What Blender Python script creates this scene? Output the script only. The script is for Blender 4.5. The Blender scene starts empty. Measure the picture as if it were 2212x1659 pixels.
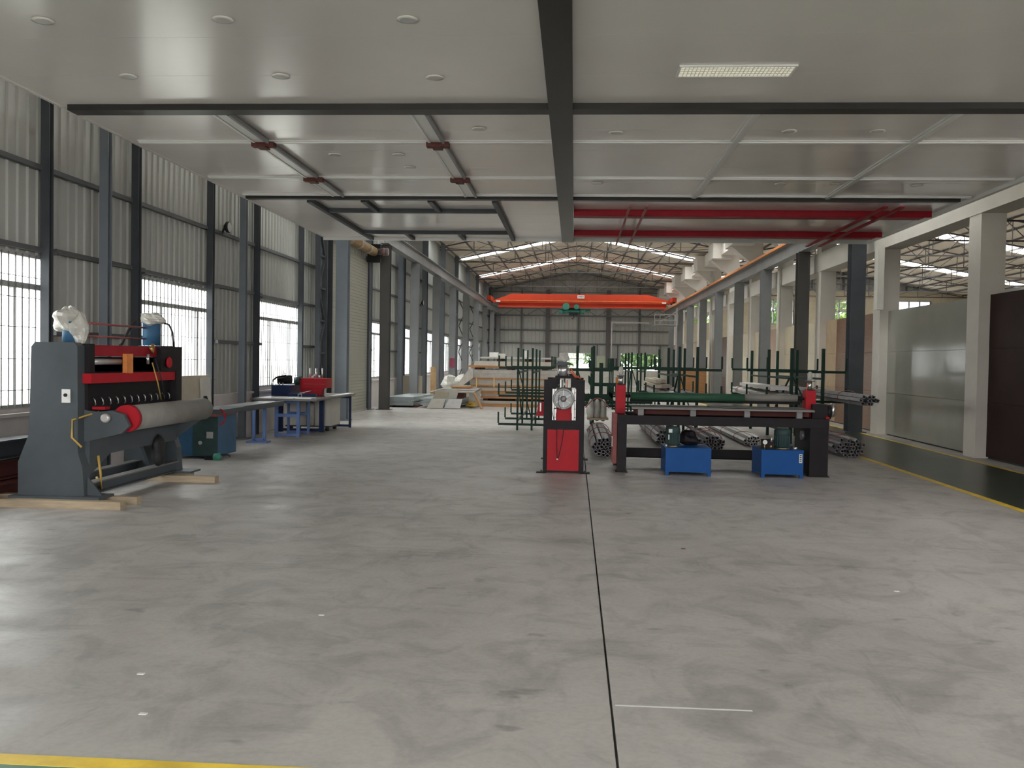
import bpy, bmesh, math, random
from mathutils import Vector, Matrix
random.seed(7)
S = bpy.context.scene
COL = S.collection

# ------------------------------------------------------------------ camera
def make_camera():
    cam = bpy.data.cameras.new('camera')
    o = bpy.data.objects.new('camera', cam); COL.objects.link(o)
    F = 2000.0
    yc = Vector((134.0, 49.5, -F)).normalized()
    zt = Vector((math.sin(.018), math.cos(.018), 0))
    zc = (zt - yc * zt.dot(yc)).normalized()
    xc = yc.cross(zc)
    o.matrix_world = Matrix(((xc.x, xc.y, xc.z, 0), (yc.x, yc.y, yc.z, 0), (zc.x, zc.y, zc.z, 1.6), (0, 0, 0, 1)))
    cam.sensor_width = 36.0; cam.lens = 36.0 * F / 2212.0
    cam.clip_end = 600
    S.camera = o
make_camera()
# ------------------------------------------------------------------ sky, light, exposure
w = bpy.data.worlds.new('sky'); S.world = w; w.use_nodes = True
bg = w.node_tree.nodes['Background']
bg.inputs[0].default_value = (1.0, 0.972, 0.965, 1); bg.inputs[1].default_value = 1.0
S.view_settings.view_transform = 'Standard'; S.view_settings.look = 'None'
S.view_settings.gamma = 1.0; S.view_settings.use_curve_mapping = False
S.view_settings.exposure = 3.25
S.cycles.max_bounces = 10; S.cycles.diffuse_bounces = 7; S.cycles.transparent_max_bounces = 16
S.cycles.use_denoising = True; S.cycles.caustics_reflective = False; S.cycles.caustics_refractive = False
S.cycles.sample_clamp_indirect = 6.0

def portal(cx, cy, cz, sx, sy, d):
    """daylight portal in an opening of the building; d = direction the light enters"""
    l = bpy.data.lights.new('portal', 'AREA'); l.shape = 'RECTANGLE'; l.size = sx; l.size_y = sy
    l.cycles.is_portal = True
    o = bpy.data.objects.new('daylight_portal', l); COL.objects.link(o)
    o.location = (cx, cy, cz); o.rotation_euler = Vector(d).to_track_quat('-Z', 'Y').to_euler()

# ------------------------------------------------------------------ materials
MATS = {}
def mat(name, col, rough=.6, metal=0.0, var=0.0, scale=4.0, bump=0.0, bscale=40.0, coat=0.0, stretch=None, emis=None, spec=.5):
    m = bpy.data.materials.new(name); m.use_nodes = True
    nt = m.node_tree; b = nt.nodes['Principled BSDF']
    b.inputs['Base Color'].default_value = (*col, 1); b.inputs['Roughness'].default_value = rough
    b.inputs['Metallic'].default_value = metal
    b.inputs['Specular IOR Level'].default_value = spec
    if coat: b.inputs['Coat Weight'].default_value = coat; b.inputs['Coat Roughness'].default_value = .15
    tc = nt.nodes.new('ShaderNodeTexCoord')
    src = tc.outputs['Object']
    if stretch:
        mp = nt.nodes.new('ShaderNodeMapping'); mp.inputs['Scale'].default_value = stretch
        nt.links.new(src, mp.inputs[0]); src = mp.outputs[0]
    if var:
        n = nt.nodes.new('ShaderNodeTexNoise'); n.inputs['Scale'].default_value = scale
        n.inputs['Detail'].default_value = 5; n.inputs['Roughness'].default_value = .6
        nt.links.new(src, n.inputs['Vector'])
        r = nt.nodes.new('ShaderNodeValToRGB'); e = r.color_ramp.elements
        e[0].position = .3; e[1].position = .7
        e[0].color = (*[c * (1 - var) for c in col], 1); e[1].color = (*[min(1, c * (1 + var)) for c in col], 1)
        nt.links.new(n.outputs['Fac'], r.inputs[0]); nt.links.new(r.outputs[0], b.inputs['Base Color'])
    if bump:
        n2 = nt.nodes.new('ShaderNodeTexNoise'); n2.inputs['Scale'].default_value = bscale
        nt.links.new(src, n2.inputs['Vector'])
        bp = nt.nodes.new('ShaderNodeBump'); bp.inputs['Strength'].default_value = bump; bp.inputs['Distance'].default_value = .01
        nt.links.new(n2.outputs['Fac'], bp.inputs['Height']); nt.links.new(bp.outputs[0], b.inputs['Normal'])
    if emis:
        b.inputs['Emission Color'].default_value = (*emis[0], 1); b.inputs['Emission Strength'].default_value = emis[1]
    MATS[name] = m
    return m

def mat_floor():
    m = bpy.data.materials.new('concrete_floor'); m.use_nodes = True
    nt = m.node_tree; b = nt.nodes['Principled BSDF']; L = nt.links.new
    tc = nt.nodes.new('ShaderNodeTexCoord')
    def noise(sc, det, rg, stretch=(1, 1, 1), dist=0, rot=0):
        mp = nt.nodes.new('ShaderNodeMapping'); mp.inputs['Scale'].default_value = stretch; mp.inputs['Rotation'].default_value[2] = rot
        L(tc.outputs['Object'], mp.inputs[0])
        n = nt.nodes.new('ShaderNodeTexNoise'); n.inputs['Scale'].default_value = sc; n.inputs['Detail'].default_value = det
        n.inputs['Roughness'].default_value = rg; n.inputs['Distortion'].default_value = dist
        L(mp.outputs[0], n.inputs['Vector']); return n.outputs['Fac']
    def ramp(f, stops):
        r = nt.nodes.new('ShaderNodeValToRGB'); e = r.color_ramp.elements
        while len(e) < len(stops): e.new(.5)
        for i, (p, c) in enumerate(stops): e[i].position = p; e[i].color = (c, c, c, 1) if not isinstance(c, tuple) else (*c, 1)
        L(f, r.inputs[0]); return r.outputs[0]
    def mul(a, bb, fac=1.0):
        x = nt.nodes.new('ShaderNodeMix'); x.data_type = 'RGBA'; x.blend_type = 'MULTIPLY'; x.inputs[0].default_value = fac
        L(a, x.inputs[6]); L(bb, x.inputs[7]); return x.outputs[2]
    base = ramp(noise(.5, 4, .55, dist=.6), [(.3, (.415, .393, .375)), (.7, (.51, .485, .463))])
    c = mul(base, ramp(noise(2.2, 6, .62, (1, .8, 1), 1.2), [(.36, .78), (.52, 1.0), (.75, 1.08)]))
    c = mul(c, ramp(noise(1.1, 5, .7, (.5, 1.6, 1), 2.2, .3), [(.30, .66), (.46, 1.0)]), .6)       # dark smears
    c = mul(c, ramp(noise(.9, 4, .7, (1.7, .6, 1), 3.0, -.5), [(.28, .68), (.40, 1.0)]), .6)        # tyre scuffs
    c = mul(c, ramp(noise(3.4, 3, .5, (.8, 1.3, 1)), [(.27, .55), (.33, 1.0)]), .7)                 # spots
    c = mul(c, ramp(noise(30, 3, .6), [(.3, .92), (.6, 1.03)]))
    L(c, b.inputs['Base Color'])
    L(ramp(noise(1.5, 4, .6), [(.3, .38), (.7, .6)]), b.inputs['Roughness'])
    bp = nt.nodes.new('ShaderNodeBump'); bp.inputs['Strength'].default_value = .12; bp.inputs['Distance'].default_value = .01
    L(noise(14, 5, .6), bp.inputs['Height']); L(bp.outputs[0], b.inputs['Normal'])
    MATS['floor'] = m

def mat_clear(name, col, transp, kind):
    m = bpy.data.materials.new(name); m.use_nodes = True
    nt = m.node_tree; nt.nodes.clear(); L = nt.links.new
    o = nt.nodes.new('ShaderNodeOutputMaterial'); mx = nt.nodes.new('ShaderNodeMixShader')
    t = nt.nodes.new('ShaderNodeBsdfTransparent'); t.inputs[0].default_value = (*col, 1)
    if kind == 'glass':
        g = nt.nodes.new('ShaderNodeBsdfGlossy'); g.inputs['Roughness'].default_value = .03
    else:
        g = nt.nodes.new('ShaderNodeBsdfTranslucent'); g.inputs[0].default_value = (*col, 1)
    mx.inputs[0].default_value = transp
    L(g.outputs[0], mx.inputs[1]); L(t.outputs[0], mx.inputs[2]); L(mx.outputs[0], o.inputs[0])
    MATS[name] = m

mat_floor()
mat_clear('glass', (.95, .98, .97), .93, 'glass')
mat_clear('skylight', (.9, .93, .92), .55, 'trans')
mat_clear('frosted', (.75, .82, .9), .25, 'trans')
mat_clear('bag', (.85, .85, .83), .25, 'trans')
mat('green_paint', (.05, .07, .052), .3, var=.25, scale=1.5)
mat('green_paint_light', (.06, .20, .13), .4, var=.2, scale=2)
mat('yellow_paint', (.88, .60, .06), .45, var=.18, scale=5)
mat('sheet_wall', (.385, .39, .365), .42, var=.04, scale=.8)
mat('dado', (.60, .56, .54), .85, var=.08, scale=2, bump=.2)
mat('ceiling_panel', (.75, .71, .685), .20, var=.03, scale=.7)
mat('white_trim', (.72, .72, .70), .35)
mat('dark_beam', (.032, .030, .029), .38, var=.15, scale=2, spec=0.2)
mat('steel_blue', (.145, .165, .19), .5, var=.12, scale=1.5)
mat('steel_dark', (.06, .066, .075), .5, var=.15, scale=2, spec=0.2)
mat('steel_light', (.20, .205, .215), .5, var=.1, scale=1.5)
mat('steel_warm', (.085, .082, .08), .5, var=.1, scale=1.5)
mat('steel_runway', (.22, .22, .22), .45, var=.15, scale=1.2)
mat('girt', (.09, .095, .10), .55)
mat('truss', (.11, .10, .10), .55)
mat('roof_lining', (.80, .71, .58), .65, var=.08, scale=.6)
mat('white_concrete', (.70, .66, .61), .8, var=.06, scale=1.5, bump=.1)
mat('slab_white', (.31, .30, .262), .10, var=.06, scale=1.5, spec=.35)
mat('slab_dark', (.032, .014, .012), .62, var=.25, scale=2, spec=0.2)
mat('slab_granite', (.20, .10, .055), .3, var=.55, scale=26)
mat('slab_beige', (.50, .37, .24), .3, var=.14, scale=3)
mat('slab_cream', (.62, .54, .40), .28, var=.10, scale=2)
mat('slab_pink', (.52, .35, .26), .3, var=.10, scale=3)
mat('slab_brown', (.11, .05, .035), .3, var=.3, scale=5)
mat('brown_clip', (.11, .035, .03), .6, spec=0.2)
mat('red_steel', (.30, .010, .02), .5, var=.12, scale=6, spec=0.2)
mat('red_dust', (.34, .10, .09), .6, var=.2, scale=8)
mat('red_bright', (.42, .012, .022), .5, var=.1, scale=5, spec=0.2)
mat('orange_crane', (.52, .055, .024), .45, var=.08, scale=3, spec=0.2)
mat('orange_rail', (.75, .25, .06), .5, var=.2, scale=8)
mat('machine_grey', (.075, .088, .098), .5, var=.1, scale=3, spec=0.2)
mat('machine_black', (.014, .012, .014), .55, var=.2, scale=4, spec=0.2)
mat('roller_grey', (.22, .21, .195), .6, var=.12, scale=5)
mat('roller_green', (.035, .10, .06), .45, var=.15, scale=5, spec=0.2)
mat('rack_green', (.010, .034, .023), .5, var=.2, scale=5, spec=0.2)
mat('blue_tank', (.008, .075, .27), .5, var=.08, scale=5, spec=0.2)
mat('blue_machine', (.045, .12, .22), .5, var=.15, scale=5, spec=0.2)
mat('blue_stand', (.11, .19, .42), .5, var=.12, scale=5)
mat('blue_dark', (.02, .035, .10), .5, var=.1, scale=5, spec=0.2)
mat('motor_green', (.035, .065, .065), .45, var=.15, scale=8, spec=0.2)
mat('hoist_green', (.04, .22, .16), .5)
mat('chrome', (.62, .62, .62), .28, metal=.85)
mat('alu', (.50, .49, .48), .38, metal=.55, var=.12, scale=8)
mat('alu_dull', (.20, .19, .20), .45, metal=.3, var=.35, scale=9)
mat('galvanized', (.40, .45, .46), .32, metal=.5, var=.14, scale=3)
mat('table_steel', (.15, .145, .14), .5, metal=.0, var=.2, scale=3)
mat('wheel_grey', (.33, .34, .34), .45, metal=.3, var=.12, scale=8)
mat('wood', (.40, .32, .22), .7, var=.2, scale=3, stretch=(1, 8, 8))
mat('wood_orange', (.45, .22, .09), .7, var=.2, scale=3, stretch=(1, 8, 8))
mat('board_beige', (.52, .46, .36), .7, var=.07, scale=3)
mat('panel_white', (.58, .56, .50), .5, var=.10, scale=4)
mat('plastic_wrap', (.50, .49, .45), .25, var=.15, scale=6, bump=.8, bscale=14)
mat('paper', (.75, .75, .74), .8)
mat('white_box', (.62, .60, .55), .6, var=.05, scale=4)
mat('rubber', (.012, .012, .013), .6)
mat('orange_hose', (.6, .10, .02), .5)
mat('yellow_hose', (.5, .33, .08), .6)
mat('brass', (.55, .35, .12), .35, metal=.8)
mat('brown_roll', (.30, .19, .09), .7, var=.25, scale=6)
mat('shutter', (.33, .325, .27), .5, var=.04, scale=2)
mat('win_frame', (.45, .46, .46), .4, metal=.3)
mat('grille_dark', (.09, .09, .09), .5)
mat('outside_ground', (.55, .54, .50), .9, var=.1, scale=.5)
mat('leaf', (.07, .16, .03), .6, var=.4, scale=2)
mat('leaf_light', (.16, .26, .05), .6, var=.4, scale=2)
mat('bark', (.12, .09, .06), .9, var=.3)
mat('lamp_diffuser', (.85, .83, .70), .5, emis=((1, .93, .72), .045))
mat('downlight_glass', (.50, .49, .47), .35)
mat('door_green', (.42, .46, .33), .5)
mat('sign_maroon', (.20, .02, .05), .5)
mat('black', (.008, .008, .009), .7)

# ------------------------------------------------------------------ mesh builder
class MB:
    def __init__(s): s.v = []; s.f = []
    def add(s, vs, fs):
        o = len(s.v); s.v += [tuple(v) for v in vs]; s.f += [tuple(i + o for i in f) for f in fs]; return s
    def box(s, x0, x1, y0, y1, z0, z1):
        if x0 > x1: x0, x1 = x1, x0
        if y0 > y1: y0, y1 = y1, y0
        if z0 > z1: z0, z1 = z1, z0
        return s.add([(x0,y0,z0),(x1,y0,z0),(x1,y1,z0),(x0,y1,z0),(x0,y0,z1),(x1,y0,z1),(x1,y1,z1),(x0,y1,z1)],
              [(0,3,2,1),(4,5,6,7),(0,1,5,4),(1,2,6,5),(2,3,7,6),(3,0,4,7)])
    def bar(s, a, b, w, h=None):
        """rectangular bar from a to b"""
        h = h or w; a = Vector(a); b = Vector(b); d = (b - a).normalized()
        up = Vector((0,0,1)) if abs(d.z) < .95 else Vector((0,1,0))
        sx = d.cross(up).normalized() * w/2; sz = sx.cross(d).normalized() * h/2
        vs = [p + i*sx + j*sz for p in (a, b) for i, j in ((-1,-1),(1,-1),(1,1),(-1,1))]
        return s.add(vs, [(0,1,2,3),(7,6,5,4),(0,4,5,1),(1,5,6,2),(2,6,7,3),(3,7,4,0)])
    def prism(s, poly, axis, a, b):
        """poly of 2D points extruded along axis ('x','y','z') from a to b"""
        def P(p, t): return {'x': (t, p[0], p[1]), 'y': (p[0], t, p[1]), 'z': (p[0], p[1], t)}[axis]
        n = len(poly); vs = [P(p, a) for p in poly] + [P(p, b) for p in poly]
        return s.add(vs, [tuple(range(n)), tuple(range(2*n-1, n-1, -1))] + [(i, (i+1)%n + 0 + (0), (i+1)%n + n, i+n)[::-1] for i in range(n)])
    def tube(s, a, b, r, n=14, r2=None, caps=True):
        r2 = r if r2 is None else r2; a = Vector(a); b = Vector(b); d = (b-a).normalized()
        up = Vector((0,0,1)) if abs(d.z) < .9 else Vector((1,0,0))
        u = d.cross(up).normalized(); v = u.cross(d)
        vs = [a + r*(math.cos(t)*u + math.sin(t)*v) for t in [2*math.pi*i/n for i in range(n)]] + \
             [b + r2*(math.cos(t)*u + math.sin(t)*v) for t in [2*math.pi*i/n for i in range(n)]]
        fs = [(i, (i+1)%n, (i+1)%n+n, i+n) for i in range(n)]
        if caps: fs += [tuple(range(n-1, -1, -1)), tuple(range(n, 2*n))]
        return s.add(vs, fs)
    def path(s, pts, r, n=8):
        pts = [Vector(p) for p in pts]; rings = []
        for i, p in enumerate(pts):
            d = (pts[min(i+1, len(pts)-1)] - pts[max(i-1, 0)]).normalized()
            up = Vector((0,0,1)) if abs(d.z) < .9 else Vector((1,0,0))
            u = d.cross(up).normalized(); v = u.cross(d)
            rings.append([p + r*(math.cos(2*math.pi*k/n)*u + math.sin(2*math.pi*k/n)*v) for k in range(n)])
        vs = [q for rg in rings for q in rg]; fs = []
        for i in range(len(pts)-1):
            for k in range(n): fs.append((i*n+k, i*n+(k+1)%n, (i+1)*n+(k+1)%n, (i+1)*n+k))
        fs += [tuple(range(n-1,-1,-1)), tuple((len(pts)-1)*n+k for k in range(n))]
        return s.add(vs, fs)
    def lathe(s, prof, c, axis='z', n=20):
        """prof = [(radius, height)...] about axis through c"""
        c = Vector(c); vs = []
        for r, h in prof:
            for k in range(n):
                a = 2*math.pi*k/n; p = (r*math.cos(a), r*math.sin(a))
                vs.append(c + Vector({'z': (p[0], p[1], h), 'y': (p[0], h, p[1]), 'x': (h, p[0], p[1])}[axis]))
        fs = []
        for i in range(len(prof)-1):
            for k in range(n): fs.append((i*n+k, i*n+(k+1)%n, (i+1)*n+(k+1)%n, (i+1)*n+k))
        fs += [tuple(range(n-1,-1,-1)), tuple((len(prof)-1)*n+k for k in range(n))]
        return s.add(vs, fs)
    def hbeam(s, cx, cy, z0, z1, w, d, t=.014, web='y'):
        """vertical H column: flanges w wide, d apart"""
        if web == 'y':
            s.box(cx-w/2, cx+w/2, cy-d/2, cy-d/2+t, z0, z1); s.box(cx-w/2, cx+w/2, cy+d/2-t, cy+d/2, z0, z1)
            s.box(cx-t/2, cx+t/2, cy-d/2+t, cy+d/2-t, z0, z1)
        else:
            s.box(cx-d/2, cx-d/2+t, cy-w/2, cy+w/2, z0, z1); s.box(cx+d/2-t, cx+d/2, cy-w/2, cy+w/2, z0, z1)
            s.box(cx-d/2+t, cx+d/2-t, cy-t/2, cy+t/2, z0, z1)
        return s
    def ibeam_y(s, cx, y0, y1, z0, z1, w, t=.02):
        s.box(cx-w/2, cx+w/2, y0, y1, z0, z0+t); s.box(cx-w/2, cx+w/2, y0, y1, z1-t, z1); s.box(cx-t/2, cx+t/2, y0, y1, z0+t, z1-t); return s
    def blob(s, c, r, seed=0, amp=.25, n=10, m=8):
        rnd = random.Random(seed); c = Vector(c); vs = []; ph = [rnd.uniform(0, 6) for _ in range(6)]
        for i in range(1, m):
            th = math.pi*i/m
            for k in range(n):
                a = 2*math.pi*k/n
                q = 1 + amp*(.5*math.sin(2*a+ph[0]+3*th) + .4*math.sin(3*a+ph[1]-2*th) + .4*math.sin(5*th+ph[2]) + .25*rnd.uniform(-1, 1))
                vs.append(c + Vector((r[0]*q*math.sin(th)*math.cos(a), r[1]*q*math.sin(th)*math.sin(a), r[2]*(q*.5+.5)*math.cos(th))))
        vs.append(c + Vector((0, 0, r[2]))); vs.append(c - Vector((0, 0, r[2]))); fs = []
        for i in range(m-2):
            for k in range(n): fs.append((i*n+k, (i+1)*n+k, (i+1)*n+(k+1)%n, i*n+(k+1)%n))
        T = len(vs)-2
        for k in range(n): fs.append((T, k, (k+1)%n)); fs.append((T+1, (m-2)*n+(k+1)%n, (m-2)*n+k))
        return s.add(vs, fs)
    def build(s, name, material, parent=None, smooth=False, loc=None):
        me = bpy.data.meshes.new(name)
        o = bpy.data.objects.new(name, me); COL.objects.link(o)
        off = Vector((0, 0, 0))
        if parent is not None:
            p = parent
            while p is not None: off += p.location; p = p.parent
            o.parent = parent
            lo = Vector((0, 0, 0))
        else:
            if loc is None:
                xs = [v[0] for v in s.v]; ys = [v[1] for v in s.v]; zs = [v[2] for v in s.v]
                loc = ((min(xs)+max(xs))/2, (min(ys)+max(ys))/2, min(zs))
            o.location = loc; off = Vector(loc)
        me.from_pydata([(v[0]-off.x, v[1]-off.y, v[2]-off.z) for v in s.v], [], s.f)
        bm = bmesh.new(); bm.from_mesh(me); bmesh.ops.recalc_face_normals(bm, faces=bm.faces)
        bm.to_mesh(me); bm.free()
        if smooth:
            for p in me.polygons: p.use_smooth = len(p.vertices) < 6
        me.materials.append(MATS[material]); return o

def tag(o, label, cat, group=None, kind=None):
    o['label'] = label; o['category'] = cat
    if group: o['group'] = group
    if kind: o['kind'] = kind
    return o
def thing(name, label, cat, loc, group=None, kind=None):
    o = bpy.data.objects.new(name, None); COL.objects.link(o); o.location = loc; o.empty_display_size = .2
    return tag(o, label, cat, group, kind)
def copy_tree(o, parent=None):
    c = o.copy(); COL.objects.link(c); c.parent = parent
    for ch in [x for x in o.children]: copy_tree(ch, c)
    return c
def B(*a): return MB().box(*a)
def ordinal(i): return ['first','second','third','fourth','fifth','sixth','seventh','eighth','ninth','tenth','eleventh','twelfth','thirteenth','fourteenth','fifteenth'][i]
ST = 'structure'

# ------------------------------------------------------------------ constants of the building
CZ = 4.28; XL = -6.6; XE = 6.95; YF = 71.0; Y0 = -4.0
RX, RZ = .2, 8.55; EZ = 7.1
STRIPS = [19.6, 30.2, 40.8, 51.4, 62.0]; SW = .78

# ------------------------------------------------------------------ floor
fl = MB()
fl.box(-6.9, .195, Y0, YF, -.12, 0); fl.box(.207, 30, Y0, YF, -.12, 0)
fl.box(.19, .21, Y0, YF, -.12, -.06)
tag(fl.build('floor', 'floor', loc=(0, 0, 0)), 'grey scuffed concrete floor with one long straight joint', 'floor', kind=ST)
FLOOR = bpy.data.objects['floor']
B(5.1, 6.8, 3.5, YF, .0005, .003).build('green_walkway', 'green_paint', FLOOR)
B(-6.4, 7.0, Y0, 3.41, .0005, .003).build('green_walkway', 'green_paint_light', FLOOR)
B(5.0, 5.1, 3.5, YF, .0005, .004).build('yellow_line', 'yellow_paint', FLOOR)
B(6.8, 6.88, 3.5, YF, .0005, .004).build('yellow_line', 'yellow_paint', FLOOR)
B(-6.4, 7.0, 3.41, 3.5, .0005, .004).build('yellow_line', 'yellow_paint', FLOOR)
ground = MB().box(-80, 100, -60, 160, -.3, -.13)
tag(ground.build('outside_ground', 'outside_ground', loc=(0, 0, 0)), 'pale ground outside the building windows', 'ground', kind=ST)

# ------------------------------------------------------------------ ribbed sheet walls
def ribbed(mb, axis, fixed, a0, a1, z0, z1, inward, pitch=.2, rib=.045, dep=.028):
    """trapezoid-ribbed sheet; runs along 'y' (fixed x) or 'x' (fixed y)"""
    pts = []; a = a0
    while a < a1 - 1e-4:
        e = min(a + pitch, a1)
        pts += [(a, 0)]
        if e - a > rib + .03:
            pts += [(a+.008, 1), (a+rib-.008, 1), (a+rib, 0)]
        a = e
    pts.append((a1, 0))
    vs = []; fs = []
    for z in (z0, z1):
        for t, d in pts:
            q = fixed + inward*dep*d
            vs.append((q, t, z) if axis == 'y' else (t, q, z))
    n = len(pts)
    for i in range(n-1): fs.append((i, i+1, n+i+1, n+i))
    mb.add(vs, fs)
WIN = [9.8 + 5.3*k for k in range(12) if k != 3]
wl = MB(); edges = []
cur = Y0
for c in WIN:
    edges.append((cur, c-1.45, False)); edges.append((c-1.45, c+1.45, True)); cur = c+1.45
edges.append((cur, YF, False))
for a, b, wn in edges:
    if wn:
        ribbed(wl, 'y', XL, a, b, 2.79, EZ+.05, 1)
    elif a < 25 < b:
        ribbed(wl, 'y', XL, a, 23.5, .88, EZ+.05, 1); ribbed(wl, 'y', XL, 23.5, 28.1, 4.4, EZ+.05, 1); ribbed(wl, 'y', XL, 28.1, b, .88, EZ+.05, 1)
    else: ribbed(wl, 'y', XL, a, b, .88, EZ+.05, 1)
# thin outer skin so that no daylight leaks at the joints
for a, b, wn in edges:
    if wn: wl.box(XL-.06, XL-.05, a, b, 2.79, EZ+.05)
    elif a < 25 < b: wl.box(XL-.06, XL-.05, a, 23.5, .5, EZ+.05); wl.box(XL-.06, XL-.05, 23.5, 28.1, 4.4, EZ+.05); wl.box(XL-.06, XL-.05, 28.1, b, .5, EZ+.05)
    else: wl.box(XL-.06, XL-.05, a, b, .5, EZ+.05)
tag(wl.build('wall_left', 'sheet_wall', loc=(0, 0, 0)), 'ribbed grey green metal sheet wall with barred windows on the left', 'wall', kind=ST)
WL = bpy.data.objects['wall_left']
dd = MB()
for a, b in ((Y0, 23.5), (28.1, YF)):
    dd.box(XL-.12, XL+.06, a, b, 0, .84); dd.box(XL-.12, XL+.11, a, b, .84, .88)
    for c in WIN:
        if a < c < b: dd.box(XL-.12, XL+.02, c-1.45, c+1.45, .88, .93)
dd.build('dado', 'dado', WL)
gi = MB()
for a, b, wn in edges:
    segs = [(a, b)] if not (a < 25 < b and not wn) else [(a, 23.5), (28.1, b)]
    for (p, q) in segs:
        for z in ((2.85, 3.85, 4.9, 5.9) if wn else (1.85, 2.87, 3.85, 4.9, 5.9)):
            MB().box(XL+.03, XL+.10, p, q, z-.03, z+.03).build('girt', 'girt', WL)
for z in (4.9, 5.9): MB().box(XL+.03, XL+.10, 23.5, 28.1, z-.03, z+.03).build('girt', 'girt', WL)

# left windows
def window_left(i, c):
    o = thing('window_%d' % (i+1), 'barred white-lit window in the left wall, %s from the camera' % ordinal(i), 'window', (XL, c, .93), kind=ST)
    a, b = c-1.45, c+1.45
    fr = MB()
    fr.box(XL-.06, XL+.03, a, a+.05, .93, 2.79); fr.box(XL-.06, XL+.03, b-.05, b, .93, 2.79)
    fr.box(XL-.06, XL+.03, a, b, .93, .98); fr.box(XL-.06, XL+.03, a, b, 2.74, 2.79)
    fr.box(XL-.06, XL+.03, a, b, 2.36, 2.43)
    fr.build('frame', 'win_frame', o)
    for y in (a+.75, b-.75): B(XL-.05, XL+.02, y-.022, y+.022, .98, 2.36).build('mullion', 'win_frame', o)
    for y0, y1 in ((a+.05, a+.728), (a+.772, b-.772), (b-.728, b-.05)): B(XL-.02, XL-.014, y0, y1, .98, 2.36).build('pane', 'glass', o)
    B(XL-.02, XL-.014, a+.05, b-.05, 2.43, 2.74).build('pane', 'glass', o)
    g = MB(); y = a+.1
    while y < b-.05:
        g.box(XL+.04, XL+.052, y-.006, y+.006, .95, 2.77); y += .135
    for z in (1.15, 1.52, 1.9, 2.25, 2.5):
        g.box(XL+.052, XL+.058, a+.02, b-.02, z-.004, z+.004)
    g.build('security_grille', 'grille_dark', o)
for i, c in enumerate(WIN):
    window_left(i, c); portal(XL-.1, c, 1.86, 2.9, 1.8, (1, 0, 0))

# columns on the left
CK = ['steel columns along the left wall', 'runway columns on the left', 'steel columns on the right']
n = 0
def post(cx, cy, z1, w, d, m, name, label, cat, group, base=True, web='y'):
    r = thing(name, label, cat, (cx, cy, 0), group, ST)
    MB().hbeam(cx, cy, .02 if base else 0, z1, w, d, web=web).build('shaft', m, r)
    if base: B(cx-w/2-.08, cx+w/2+.08, cy-d/2-.08, cy+d/2+.08, 0, .02).build('base_plate', m, r)
    return r
for k, y in enumerate([6.95, 12.19, 17.43, 22.7] + [28.3+5.3*j for j in range(9)]):
    post(-6.36, y, 7.1, .12 if k < 4 else .18, .12 if k < 4 else .25, 'steel_blue', 'steel_column', 'tall grey blue steel column against the left wall, %s from the camera' % ordinal(k), 'column', CK[0])
for k, y in enumerate([8.05, 10.98, 13.3, 16.1, 18.5, 21.55]):
    post(-6.47, y, 7.1, .11, .10, 'steel_dark', 'wind_post', 'slim dark wall post beside a left window, %s from the camera' % ordinal(k), 'post', 'window posts on the left wall', base=False)
for k in range(9):
    y = 28.3+5.3*(k+1)
    post(-6.45, y+1.12, 7.1, .10, .10, 'steel_dark', 'wind_post', 'slim dark wall post in the far hall on the left, %s past the roller door' % ordinal(k), 'post', 'window posts on the left wall', base=False)
for k in range(10):
    y = 23.1+5.3*k
    post(-5.86, y, 5.08, .30, .26, 'steel_blue' if k == 0 else 'steel_warm' if k == 1 else 'steel_light', 'runway_column', 'wide grey blue crane runway column on the left, %s past the near hall' % ordinal(k), 'column', CK[1])  # lit and shaded columns of one row: the difference put into the steel colour
# bracing beside the roller door
br = thing('column_bracing', 'dark diagonal steel bracing between the columns before the roller door', 'bracing', (-6.3, 22.75, 0), kind=ST)
MB().box(-6.34, -6.22, 22.3, 22.34, 0, 5.0).build('chord', 'steel_dark', br); MB().box(-6.34, -6.22, 22.95, 23.0, 0, 5.0).build('chord', 'steel_dark', br)
z = .1; sgn = 1
while z < 4.9:
    z2 = min(z+.8, 5.0); a, b = ((22.35, 22.95) if sgn > 0 else (22.95, 22.35))
    MB().bar((-6.28, a, z), (-6.28, b, z2), .05, .07).build('diagonal', 'steel_dark', br); z = z2; sgn = -sgn
for z in (.9, 1.7, 2.5, 3.3, 4.1): MB().bar((-6.28, 22.34, z), (-6.28, 22.95, z), .05).build('strut', 'steel_dark', br)
# dark sheet closing the side of the braced bay
B(-6.5, -6.2, 23.38, 23.42, 0, 4.9).build('closing_sheet', 'steel_dark', br)
for k, y in ((0, 49.8), (1, 55.1)):
    xb = thing('cross_bracing', 'crossed steel bracing between far left columns, %s of two' % ('nearer' if k == 0 else 'farther'), 'bracing', (-6.1, y+1.2, 0), kind=ST)
    for z in (.6, 2.0, 3.4):
        MB().bar((-6.25, y, z), (-5.95, y, z+.7), .04).build('diagonal', 'steel_dark', xb); MB().bar((-5.95, y, z+.7), (-6.25, y, z+1.4), .04).build('diagonal', 'steel_dark', xb)

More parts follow.
